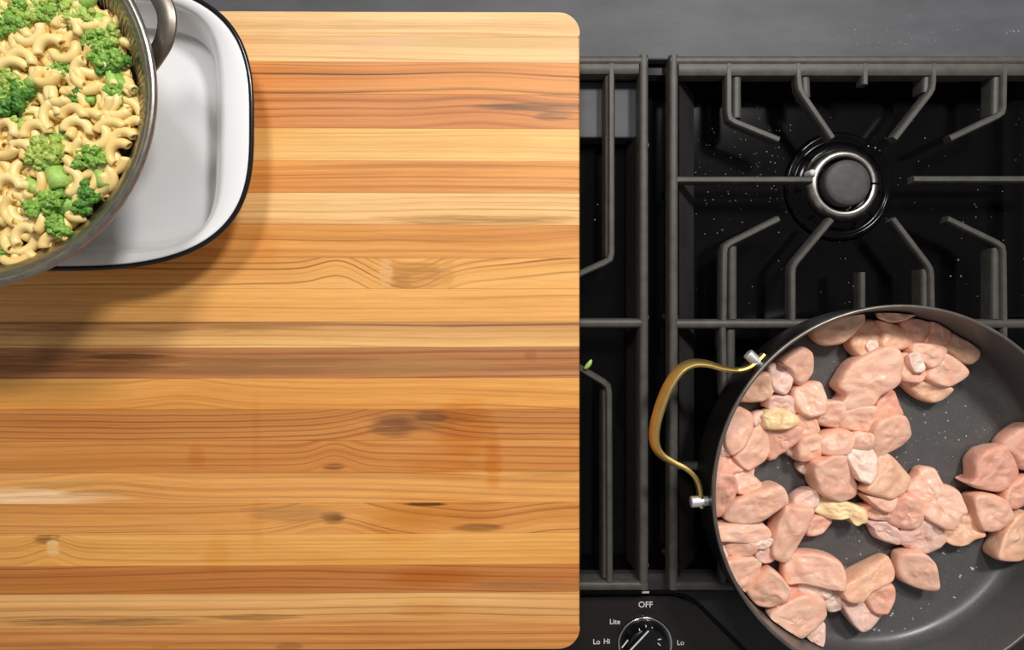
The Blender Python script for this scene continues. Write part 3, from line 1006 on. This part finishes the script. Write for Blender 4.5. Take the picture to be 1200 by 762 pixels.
bxy = [(P(b_[0], b_[1], .142), b_[2] * .00057) for b_ in BROC]
HAND = [  # px, py, turn (0 = bulges up in the picture), mesh
    (81, 28, -.35, 0), (79, 65, PI + .3, 0), (58, 54, .5, 1), (40, 44, PI + .5, 1), (55, 94, PI - .2, 0), (94, 86, PI / 2, 1), (67, 114, PI - .8, 0), (87, 133, 0, 1),
    (92, 147, -.1, 0), (45, 152, .2, 0), (13, 150, -.3, 0), (42, 254, -.9, 0), (25, 272, .6, 0), (12, 246, PI / 2, 1), (87, 212, -PI / 2, 0), (12, 214, .1, 0), (62, 138, PI / 2, 2), (30, 70, -.2, 1), (20, 82, .1, 2),
    (128, 150, .2, 2), (117, 163, -2.2, 0), (140, 160, .4, 1), (133, 175, .9, 0), (103, 140, .2, 2), (60, 280, .3, 1), (45, 296, PI, 2), (15, 300, PI + .2, 2), (98, 24, PI - .4, 1), (8, 176, PI, 2), (32, 178, -.5, 2)]
placed = []
mac_n = 0


def add_mac(p, rot, kind):
    o = bpy.data.objects.new('macaroni', MACS[kind])
    COL.objects.link(o)
    o.location = p
    o.rotation_euler = rot
    tag(o, 'pale yellow elbow macaroni lying in the steel colander', 'macaroni', 'elbow macaroni in the colander')
    placed.append(p)


for px, py, a_, k in HAND:
    p = P(px, py, 0.145)
    p.z = heap_z(p.x, p.y) + 0.0035
    add_mac(p, (rnd.uniform(-.15, .15), rnd.uniform(-.15, .15), a_), k)
under = []
tries = 0
while tries < 9000 and len(placed) < 292:
    tries += 1
    px, py = rnd.uniform(-22, 172), rnd.uniform(-22, 318)
    p = P(px, py, 0.142)
    if math.hypot(p.x - cc.x, p.y - cc.y) > 0.1045:
        continue
    if any((p - b_).xy.length < r_ * .62 for b_, r_ in bxy):
        continue
    if any((p - q_).xy.length < 0.0067 for q_ in placed):
        continue
    p.z = heap_z(p.x, p.y) + rnd.uniform(-.002, .0015)
    add_mac(p, (rnd.uniform(-.45, .45), rnd.uniform(-.45, .45), rnd.uniform(0, 6.28)), rnd.choice((0, 1, 1, 2, 2)))
# the rest of the heap, below the top layer and left of the frame
bm = bmesh.new()
for k in range(620):
    a_, rr_ = rnd.uniform(0, 2 * PI), 0.099 * math.sqrt(rnd.random())
    x, y = cc.x + rr_ * math.cos(a_), cc.y + rr_ * math.sin(a_)
    z = heap_z(x, y) - rnd.uniform(.0032, .008)
    if x < P(-24, 0, .142).x and k % 2:
        z += .006
    M = Matrix.Translation((x, y, z)) @ Matrix.Rotation(rnd.uniform(0, 6.28), 4, 'Z') @ Matrix.Rotation(rnd.uniform(-.7, .7), 4, 'X')
    mac_bm(bm, PI * .85, 0.0088, 0.0037, 0.0019, M, 8, 7)
R0 = None
NR = 48
rings = []
for k in range(9):
    r_ = 0.094 * (1 - k / 9)
    rings.append([bm.verts.new((cc.x + r_ * math.cos(2 * PI * i / NR), cc.y + r_ * math.sin(2 * PI * i / NR), heap_z(cc.x + r_, cc.y) - .013)) for i in range(NR)])
for A, B in zip(rings, rings[1:]):
    for i in range(NR):
        bm.faces.new((A[i], A[(i + 1) % NR], B[(i + 1) % NR], B[i]))
bm.faces.new(rings[-1])
o = from_bm('macaroni_heap', bm, M_PASTA, None, (cc.x, cc.y, 0.12))
tag(o, 'heap of macaroni underneath the top layer filling the colander', 'pasta', kind='stuff')

# ================================================================== FRYING PAN
ZPR = 0.062
pc = P(1057, 580, ZPR)
RP = 225 * 0.00075 * (D - ZPR) / D
pan = thing('frying_pan', (pc.x, pc.y, 0.0), 'black nonstick frying pan with brass handle holding raw chicken on the grate', 'pan')
PF = 0.006
ci = (pc.x, pc.y)
bm = bmesh.new()
lathe(bm, [(0, .0006), (RP - .016, .0006), (RP - .008, .0030), (RP - .003, .0085), (RP - .0015, .016), (RP - .0002, ZPR - .003), (RP - .0004, ZPR - .001)], ci, 160)
from_bm('outer_wall', bm, M_PANOUT, pan)
bm = bmesh.new()
prof = [(RP - .0028, ZPR - .001), (RP - .0034, ZPR - .004), (RP - .0052, .026)]
for k in range(9):
    t = PI / 2 * k / 8
    prof.append((RP - .0052 - .013 * (1 - math.cos(t)), PF + .013 - .013 * math.sin(t)))
prof += [(RP * .6, PF), (RP * .3, PF), (0, PF)]
lathe(bm, prof, ci, 160)
from_bm('inner_surface', bm, M_NONSTICK, pan)
bm = bmesh.new()
lathe(bm, [(RP - .0030, ZPR - .002), (RP - .0028, ZPR - .0004), (RP - .0020, ZPR), (RP - .0006, ZPR - .0002), (RP, ZPR - .001), (RP, ZPR - .0026)], ci, 160)
tag(from_bm('rim', bm, M_PANRIM, pan), 'thin grey metal rim')
hz = 0.050
hpx = [(897, 416), (889, 424), (879, 431.5), (866, 435), (848, 433), (830, 428.5), (814, 428.5), (800, 436), (787, 455), (777, 480), (771, 504), (771, 521), (777, 533), (790, 542), (805, 550), (816, 561), (821, 575), (823, 596)]
hp = catmull([P(x, y, hz) for x, y in hpx], 5)
bm = bmesh.new()
R = []
L = len(hp) - 1
for k, p in enumerate(hp):
    t = (hp[min(k + 1, L)] - hp[max(k - 1, 0)]).normalized()
    nr = Vector((-t.y, t.x, 0))
    outw = (p - Vector((pc.x, pc.y, hz)))
    if nr.dot(outw) < 0:
        nr = -nr
    s_ = math.sin(PI * k / L)
    tilt = 0.0042 * max(0, s_ - .35) ** 1.2 * 1.6
    hh = 0.0075
    th = 0.0017
    R.append([bm.verts.new(p + nr * a_ + Vector((0, 0, b_))) for a_, b_ in ((-th, 0), (0, .0010), (th, 0), (th + tilt, -hh), (tilt, -hh - .001), (tilt - th, -hh))])
for A, B in zip(R, R[1:]):
    for j in range(6):
        bm.faces.new((A[j], A[(j + 1) % 6], B[(j + 1) % 6], B[j]))
bm.faces.new(R[0])
bm.faces.new(R[-1][::-1])
hand = from_bm('handle', bm, M_BRASS, pan, smooth=True, angle=0.9)
tag(hand, 'curved brass strap handle')
for (x, y) in ((880.5, 418.5), (815.5, 588)):
    p = P(x, y, hz - .003)
    d = (Vector((pc.x, pc.y, p.z)) - p).normalized()
    bm = bmesh.new()
    tube(bm, [p - d * .0042, p - d * .0034, p + d * .003, p + d * .011], [.0040, .0046, .0046, .0036], 16)
    tag(from_bm('rivet', bm, M_ALU2, hand, smooth=True, angle=.6), 'chrome rivet')

# ------------------------------------------------------------------ chicken
# tone, label, height mm, lift mm, outline in photograph pixels
CH = [
 ('o', 'raw chicken piece alone against the upper left inner wall of the pan', 20, 3, [(956,387),(962,399),(973,403),(988,399),(999,387),(1007,377),(1002,367),(975,374)]),
 ('o', 'small raw chicken scrap stuck topmost on the far inner wall of the pan', 10, 21, [(1034,362),(1050,360),(1066,362),(1069,369),(1050,375),(1035,371)]),
 ('o', 'shaded raw chicken piece at the left end of the row along the far wall', 17, 0, [(1010,380),(997,402),(1008,417),(1017,413),(1028,402),(1034,390),(1026,378)]),
 ('o', 'shaded raw chicken piece under the scrap on the far wall', 20, 0, [(1029,377),(1050,384),(1066,393),(1065,405),(1040,409),(1031,402),(1035,390)]),
 ('r', 'raw chicken chunk in the far wall row, right of the topmost scrap', 18, 0, [(1055,377),(1086,373),(1087,389),(1080,401),(1067,402),(1058,390)]),
 ('r', 'square raw chicken cube at the right of the far wall row', 20, 0, [(1089,374),(1112,378),(1111,400),(1104,404),(1083,402),(1089,390)]),
 ('o', 'raw chicken piece furthest right in the far wall group, touching bare pan', 16, 0, [(1113,392),(1130,390),(1143,414),(1136,424),(1121,421),(1109,408)]),
 ('p', 'flat lit raw chicken slice just below the square cube', 24, 0, [(1072,404),(1104,407),(1102,420),(1090,430),(1080,424),(1068,414)]),
 ('p', 'pointed raw chicken cube at the right tip of the far group', 23, 0, [(1107,416),(1131,435),(1112,452),(1087,444),(1092,431),(1101,422)]),
 ('o', 'wedge of raw chicken at the lower edge of the far group', 15, 0, [(1076,448),(1111,455),(1098,469),(1087,469),(1068,458),(1058,448)]),
 ('p', 'biggest smooth raw chicken piece, sloping down left in the far group', 26, 0, [(1033,408),(1049,414),(1052,426),(1048,449),(1028,462),(1019,475),(991,479),(986,472),(993,462),(985,453),(988,444),(1000,427)]),
 ('p', 'raw chicken chunk touching the right side of the biggest smooth piece', 22, 0, [(1054,420),(1067,417),(1080,432),(1082,439),(1075,446),(1055,444),(1052,432)]),
 ('f', 'small whitish chicken scrap lying on top of the far group', 6, 21, [(1066,419),(1075,416),(1081,425),(1082,434),(1074,434),(1068,428)]),
 ('f', 'tiny pale chicken crumb left of the biggest smooth piece', 6, 13, [(1017,404),(1023,401),(1029,406),(1025,410),(1018,410)]),
 ('r', 'thin triangular raw chicken piece above the front facing cube', 15, 0, [(1045,460),(1051,475),(1056,486),(1040,486),(1026,486),(1027,472),(1037,461)]),
 ('p', 'raw chicken cube with a bright front face at the right of the middle pile', 27, 0, [(1057,490),(1066,509),(1060,519),(1040,530),(1026,533),(1020,509),(1025,494),(1044,488)]),
 ('p', 'rounded raw chicken piece left of the bright faced cube', 23, 0, [(992,481),(1021,477),(1023,492),(1018,505),(1002,502),(986,502),(987,489)]),
 ('p', 'raw chicken piece between two rounded pieces at the top of the middle pile', 20, 0, [(966,472),(985,474),(984,493),(979,500),(954,492),(960,482)]),
 ('p', 'small rounded raw chicken lump above the whitish streaked piece', 21, 5, [(1003,509),(1017,509),(1018,524),(998,524),(995,515)]),
 ('f', 'whitish streaked chicken piece in the centre of the middle pile', 27, 0, [(998,526),(1020,526),(1024,542),(1018,559),(1011,563),(1002,556),(991,533)]),
 ('p', 'twisted raw chicken strip left of the small rounded lump', 25, 0, [(961,515),(978,507),(991,506),(996,515),(988,529),(971,531),(959,526)]),
 ('p', 'large smooth raw chicken chunk left of the whitish streaked piece', 24, 0, [(951,548),(956,541),(985,533),(991,548),(1003,567),(1005,582),(985,587),(961,576),(954,561)]),
 ('o', 'large raw chicken chunk right of the whitish streaked piece', 25, 0, [(1037,533),(1048,540),(1067,562),(1058,576),(1042,582),(1010,573),(1017,564),(1026,553),(1027,537)]),
 ('r', 'raw chicken piece at the lower right of the middle pile above the ragged piece', 21, 0, [(1058,579),(1071,588),(1077,603),(1071,615),(1055,618),(1043,610),(1044,597)]),
 ('p', 'narrow raw chicken strip under the large right chunk', 22, 0, [(1012,579),(1040,584),(1052,582),(1040,597),(1027,593)]),
 ('r', 'reddish thin chicken sliver right of the yellow fat', 16, 0, [(1010,595),(1027,594),(1041,605),(1034,609),(1012,603)]),
 ('y', 'yellow lump of chicken fat at the lower left of the middle pile', 17, 0, [(959,589),(969,582),(981,589),(994,591),(1009,596),(1007,608),(997,612),(992,605),(976,607),(956,600)]),
 ('w', 'pale torn chicken piece below the reddish sliver', 13, 0, [(1012,610),(1040,612),(1052,624),(1049,635),(1032,632),(1022,618)]),
 ('w', 'ragged pale chicken piece at the bottom of the middle pile', 17, 0, [(1056,624),(1076,611),(1090,613),(1096,620),(1103,633),(1090,644),(1078,647),(1065,640),(1055,636)]),
 ('o', 'frilly edged chicken piece right of the ragged pale piece', 14, 0, [(1104,622),(1118,606),(1130,608),(1139,603),(1149,624),(1138,630),(1125,637),(1107,632)]),
 ('p', 'torn edged raw chicken piece standing right of the middle pile', 22, 0, [(1085,553),(1097,553),(1105,570),(1116,574),(1123,595),(1116,602),(1113,612),(1102,616),(1080,603),(1073,588),(1067,575),(1076,565)]),
 ('r', 'raw chicken piece cut by the right edge of the picture, highest of that group', 22, 0, [(1203,499),(1177,521),(1188,532),(1200,548),(1222,545),(1228,508)]),
 ('r', 'raw chicken piece with a thin white tail left in the right edge group', 20, 0, [(1174,524),(1152,529),(1142,541),(1142,560),(1132,564),(1142,568),(1174,575),(1183,567),(1194,555),(1185,533)]),
 ('r', 'rounded raw chicken piece under the white tailed piece by the right edge', 17, 0, [(1179,576),(1187,568),(1200,558),(1212,566),(1212,585),(1186,595),(1178,587)]),
 ('p', 'raw chicken cube below the white tailed piece', 21, 0, [(1141,584),(1155,581),(1173,586),(1185,604),(1179,615),(1164,619),(1150,619),(1144,604)]),
 ('o', 'raw chicken wedge at the right edge of the picture, lowest of that group', 19, 0, [(1188,608),(1204,603),(1217,620),(1212,653),(1165,652),(1173,630)]),
 ('p', 'long raw chicken slab slanting up from the left pan wall', 25, 0, [(890,576),(909,569),(917,578),(917,589),(902,600),(885,611),(865,613),(852,608),(861,590),(872,584)]),
 ('r', 'raw chicken piece pressed on the left pan wall above the slanting slab', 21, 0, [(836,559),(856,556),(860,571),(856,587),(846,605),(836,601)]),
 ('p', 'notched raw chicken piece right of the wall piece above the slanting slab', 17, 0, [(859,556),(884,549),(882,559),(889,567),(884,574),(868,576),(863,572)]),
 ('p', 'long narrow raw chicken strip hanging down right of the slanting slab', 23, 0, [(918,592),(928,596),(951,598),(945,616),(939,628),(929,647),(921,657),(911,655),(906,644),(908,625),(914,604)]),
 ('w', 'pale square chicken scrap left of the yellow fat', 17, 0, [(932,584),(946,576),(956,577),(953,594),(931,595)]),
 ('r', 'small dark pink chicken tip below the yellow fat', 12, 0, [(955,606),(973,611),(962,622),(947,626),(947,616)]),
 ('p', 'wide raw chicken strip on the left wall below the slanting slab', 22, 0, [(838,617),(883,614),(895,617),(901,627),(884,633),(852,633),(841,631)]),
 ('p', 'raw chicken cube below the wide wall strip', 19, 0, [(853,636),(882,635),(879,648),(862,652),(852,647)]),
 ('w', 'small chicken nub between the left wall and the cube below the wall strip', 16, 0, [(840,635),(850,636),(850,648),(844,651)]),
 ('f', 'white fat knob at the right end of the wide wall strip', 18, 4, [(885,637),(896,632),(904,633),(899,639),(888,641)]),
 ('w', 'pale chicken lump below the white fat knob', 17, 0, [(890,643),(904,642),(906,655),(891,656),(886,649)]),
 ('p', 'raw chicken chunk on the lower left wall under the nub', 20, 0, [(847,656),(884,655),(890,663),(885,681),(874,691),(863,693),(854,682)]),
 ('p', 'pointed raw chicken cube right of the lower left wall chunk', 23, 0, [(902,668),(920,687),(918,700),(905,709),(886,708),(879,695),(888,681)]),
 ('p', 'broad flat topped chicken piece at the top of the lower pile', 23, 0, [(928,652),(954,651),(979,656),(984,683),(972,687),(942,681),(925,684),(923,668)]),
 ('f', 'white fatty chicken scrap below the broad flat topped piece', 14, 4, [(940,685),(961,682),(971,689),(968,697),(957,698),(939,694)]),
 ('f', 'round white fatty lump right of the white fatty scrap', 17, 0, [(971,694),(982,694),(985,709),(973,715),(966,704)]),
 ('r', 'thin reddish chicken strip left of the white fatty scrap', 16, 0, [(923,689),(936,687),(934,696),(909,711),(910,702)]),
 ('p', 'big ragged raw chicken piece at the lowest part of the pan', 23, 0, [(911,714),(935,700),(963,704),(964,726),(945,738),(928,755),(914,757),(898,737),(904,720)]),
 ('w', 'pale pointed chicken tip at the bottom edge of the picture', 18, 0, [(946,741),(961,730),(966,738),(957,764),(950,760)]),
 ('o', 'raw chicken piece shaped like a club pointing up right in the lower pile', 23, 0, [(993,680),(1021,666),(1040,656),(1047,663),(1047,680),(1018,690),(1007,701),(989,699),(984,689)]),
 ('r', 'rosy raw chicken cube below the club shaped piece', 21, 0, [(1019,692),(1042,685),(1045,696),(1035,715),(1023,714),(1016,701)]),
 ('w', 'raw chicken wedge at the lower edge below the club shaped piece', 18, 0, [(985,704),(1007,702),(1021,716),(1035,721),(1010,736),(998,728)]),
 ('p', 'lone raw chicken cube on bare pan right of the lower pile', 20, 0, [(1056,652),(1077,649),(1089,659),(1096,684),(1089,691),(1059,680)]),
 ('p', 'rounded raw chicken piece highest in the left pile', 26, 0, [(914,425),(937,409),(950,418),(951,437),(940,450),(931,442),(923,431)]),
 ('p', 'smooth round raw chicken chunk below the highest piece of the left pile', 24, 0, [(935,456),(960,450),(964,468),(961,482),(943,486),(932,472)]),
 ('w', 'pale raw chicken piece left of the highest piece in the left pile', 23, 0, [(902,431),(920,430),(926,444),(918,460),(904,453)]),
 ('o', 'orange tinged raw chicken piece on the upper left pan wall', 20, 0, [(872,452),(895,438),(903,451),(900,464),(888,469),(869,469)]),
 ('w', 'arched chicken strip above the yellowish fat patch', 20, 0, [(902,466),(924,466),(931,480),(924,488),(912,477),(901,478)]),
 ('y', 'yellowish white fat patch in the left pile', 21, 3, [(896,487),(912,480),(929,487),(930,495),(918,500),(899,501),(896,492)]),
 ('r', 'frayed raw chicken piece hanging below the yellowish fat patch', 18, 0, [(900,504),(912,503),(933,500),(936,511),(921,525),(912,533),(904,538),(901,528)]),
 ('p', 'raw chicken piece between the yellowish fat and the twisted strip', 20, 0, [(933,488),(949,489),(956,505),(940,511),(935,503)]),
 ('p', 'large raw chicken piece on the left pan wall beside the small fat corner', 22, 0, [(859,480),(878,486),(881,500),(872,520),(857,531),(848,514)]),
 ('p', 'flat raw chicken slice leading from the left wall to the bare patch', 19, 0, [(884,502),(898,504),(900,530),(888,543),(874,548),(860,534),(874,522)]),
 ('f', 'small fat corner against the left pan wall', 18, 2, [(842,518),(852,520),(854,532),(840,533)]),
 ('r', 'reddish raw chicken piece on the left wall below the small fat corner', 19, 0, [(838,540),(855,536),(871,549),(857,554),(836,555)]),
 ('p', 'raw chicken piece right of the bare patch, below the twisted strip', 22, 0, [(940,515),(957,510),(968,529),(953,537),(936,538),(937,523)]),
 ('f', 'tiny white fat bit at the top of the bare patch', 10, 0, [(923,524),(931,524),(931,533),(926,531)]),
 ('f', 'tiny white fat bit at the right of the bare patch', 10, 0, [(937,545),(946,543),(947,554),(939,551)]),
 ('w', 'pale raw chicken wedge left of the yellowish fat patch', 17, 0, [(884,488),(894,485),(896,499),(885,498)]),
]


def chicken(k, tone, label, hmm, lift, poly):
    rr = random.Random(500 + k)
    h = hmm / 1000.0
    z0 = PF + 0.0004 + lift / 1000.0
    zt_ = z0 + h
    ztp = zt_ - h * .22
    pts = [P(x, y, ztp) for x, y in poly]
    ragged = any(w_ in label for w_ in ('ragged', 'torn', 'frilly', 'frayed', 'notched'))
    soft = [p.copy() for p in catmull(pts, 4, True)]
    lined = []
    n = len(pts)
    for i in range(n):
        for j in range(4):
            lined.append(pts[i].lerp(pts[(i + 1) % n], j / 4))
    ol = [a_.lerp(b_, .3) for a_, b_ in zip(soft, lined)]
    c_ = sum(ol, Vector()) / len(ol)
    ol = [p + (p - c_).normalized() * 0.0026 for p in ol]
    size = sum((p - c_).length for p in ol) / len(ol)
    if ragged:
        ol = [p + (p - c_).normalized() * 0.0011 * noise.noise(Vector((p.x * 420, p.y * 420, k))) * 2 for p in ol]
    N = len(ol)
    nrm = Vector((rr.uniform(-.28, .28), rr.uniform(-.28, .28), 0))
    tilt = lambda p: (p - c_).dot(nrm)
    rings = []
    inset = min(0.0028, size * .2)
    def off(p, d):                                            # pull towards the centre by d metres
        v = p - c_
        return c_ + v * max(0.25, (v.length - d) / max(v.length, 1e-6))
    for (d, zf_, tl) in ((inset * .9, 0.0, 0), (inset * .25, .10, 0), (0.0, .42, .3), (0.0, .74, .8), (inset * .22, .91, 1), (inset * .75, .98, 1), (-.74, .99, 1), (-.64, 1.0, 1), (-.54, 1.0, 1), (-.44, 1.0, 1), (-.34, 1.0, 1), (-.24, 1.0, 1), (-.14, 1.0, 1), (-.05, 1.0, 1)):
        rings.append([])
        for p in ol:
            s_ = off(p, d) if d >= 0 else c_ + (p - c_) * -d
            z = z0 + h * zf_ + (tilt(s_) * tl if tl else 0)
            z = max(z, z0)
            rings[-1].append(Vector((s_.x, s_.y, z)))
    bm = bmesh.new()
    for r_ in rings[1:]:
        fat = 2.0 if tone in 'yfw' or ragged else 1.0
        for v in r_:
            v += Vector((noise.noise(v * 520 + Vector((k, 7, 0))), noise.noise(v * 520 + Vector((0, k, 9))), noise.noise(v * 480 + Vector((5, k, 2))))) * .0006 * fat
            v += Vector((noise.noise(v * 170 + Vector((k, 0, 0))), noise.noise(v * 170 + Vector((0, k, 3))), noise.noise(v * 190 + Vector((5, k, 0))) * 1.3)) * .0011
            v.z += noise.noise(Vector((v.x * 95, v.y * 95, k * 3.1))) * .0022 * min(1, (v.z - z0) / h)
            if v.z < z0:
                v.z = z0
    for r_ in rings:                                          # stay inside the pan wall
        for v in r_:
            e = v.z - PF
            lim = RP - .0064 - (.013 * (1 - math.sqrt(max(0, 1 - (1 - e / .013) ** 2))) if e < .013 else 0)
            dv = Vector((v.x - pc.x, v.y - pc.y, 0))
            if dv.length > lim:
                v -= dv * (1 - lim / dv.length)
    loft(bm, rings, False, True)
    bm.verts.ensure_lookup_table()
    top = [bm.verts[(len(rings) - 1) * N + i] for i in range(N)]
    cv = bm.verts.new(sum((v.co for v in top), Vector()) / N)
    for i in range(N):
        bm.faces.new((top[i], top[(i + 1) % N], cv))
    o = from_bm('chicken_piece', bm, MEAT[tone], None, (c_.x, c_.y, z0))
    md = o.modifiers.new('smooth', 'SUBSURF')
    md.levels = 1
    md.render_levels = 1
    tag(o, label, 'chicken', 'raw chicken pieces in the frying pan')


for k, c_ in enumerate(CH):
    chicken(k, *c_)

# ================================================================== SMALL DETAILS
# droplets of oil and water on the pan floor
q = NT('oil_droplet')
q.b('Base Color', q.mix(q.noise(q.obj(), 300), rgba((150, 148, 142)), rgba((190, 188, 182))))  # pale base colour paints in the glint of the clear drops
q.b('Roughness', 0.08)
q.b('Specular IOR Level', 0.8)
M_DROP = q.m
rnd = random.Random(5)
bm = bmesh.new()


def drop(x, y, z, r):
    bmesh.ops.create_icosphere(bm, subdivisions=2, radius=r, matrix=Matrix.Translation((x, y, z)) @ Matrix.Diagonal((1, rnd.uniform(.7, 1), .45, 1)))


for px, py, n_ in ((1027, 740, 3), (1047, 740, 2), (1060, 738, 4), (1076, 735, 3), (1102, 725, 4), (1112, 720, 5), (1118, 715, 2), (1125, 710, 1), (1137, 701, 4), (1145, 699, 3), (1150, 690, 3), (1160, 676, 4), (1126, 673, 2), (1142, 665, 4), (1184, 684, 4), (1178, 691, 3), (1174, 660, 1), (1120, 700, 2), (1070, 723, 2), (1107, 649, 2), (1045, 721, 2)):
    for j in range(n_):
        p = P(px + rnd.gauss(0, 2.2), py + rnd.gauss(0, 1.6), PF)
        drop(p.x, p.y, PF, rnd.uniform(.0006, .0014))
for k in range(220):
    a_, r_ = rnd.uniform(0, 2 * PI), (RP - .022) * math.sqrt(rnd.random())
    drop(pc.x + r_ * math.cos(a_), pc.y + r_ * math.sin(a_), PF, rnd.uniform(.0003, .0009))
o = from_bm('oil_droplets', bm, M_DROP, None, (pc.x, pc.y, PF))
tag(o, 'tiny glistening oil droplets scattered over the bare floor of the frying pan', 'droplets', kind='stuff')

# salt grains and crumbs on the stove
bm = bmesh.new()
for k in range(230):
    px, py = rnd.uniform(690, 1200), rnd.uniform(90, 360)
    if k < 110:
        px, py = rnd.gauss(870, 45), rnd.gauss(200, 40)
    if not (812 < px < 1230 and 96 < py < 640):
        continue
    if math.hypot(px - 985, py - 214) < 66:
        continue
    p = P(px, py, ZF)
    drop(p.x, p.y, ZF + .0002, rnd.uniform(.0002, .00062) * (1.6 if rnd.random() < .06 else 1))
for px, py in ((1141, 240), (1143, 243), (1122, 305), (1125, 324), (1113, 324), (1016, 178), (1021, 181), (1008, 176), (940, 205), (700, 240), (697, 258)):
    p = P(px, py, ZF)
    drop(p.x, p.y, ZF + .0012 if abs(px - 1014) > 20 else ZF + .0145, rnd.uniform(.0007, .0012))
o = from_bm('salt_crumbs', bm, M_CRUMB, None, (P(900, 200, ZF).x, P(900, 200, ZF).y, ZF))
tag(o, 'scattered salt grains and crumbs on the black stove around the bare burner', 'crumbs', kind='stuff')
bm = bmesh.new()
for k in range(30):
    px, py = rnd.gauss(1040, 40), rnd.gauss(48, 9)
    if 8 < py < 60:
        p = P(px, py, -.004)
        drop(p.x, p.y, -.0039, rnd.uniform(.0002, .0006))
for k in range(6):
    p = P(1185 + rnd.uniform(-6, 14), 38 + rnd.uniform(-2, 2), -.004)
    drop(p.x, p.y, -.0039, rnd.uniform(.0005, .001))
o = from_bm('salt_grains', bm, M_CRUMB, None, (P(1040, 45, -.004).x, P(1040, 45, -.004).y, -.004))
tag(o, 'sprinkle of salt grains on the dark ledge behind the burner', 'salt', kind='stuff')

# broccoli scrap on the left grate's finger
p = P(689, 427, 0.0012)
bm = bmesh.new()
d = Vector((.6, .8, 0)).normalized()
tube(bm, catmull([p - d * .0052, p - d * .002 + Vector((.0006, 0, .0006)), p + d * .002 + Vector((.0006, 0, .0006)), p + d * .0050], 3), [.0006, .0015, .0019, .0021, .0022, .0021, .0019, .0015, .0012, .0006], 9)
o = from_bm('vegetable_scrap', bm, STEM[0], None, (p.x, p.y, 0))
tag(o, 'pale green scrap lying on the iron grate finger beside the cutting board', 'scrap')
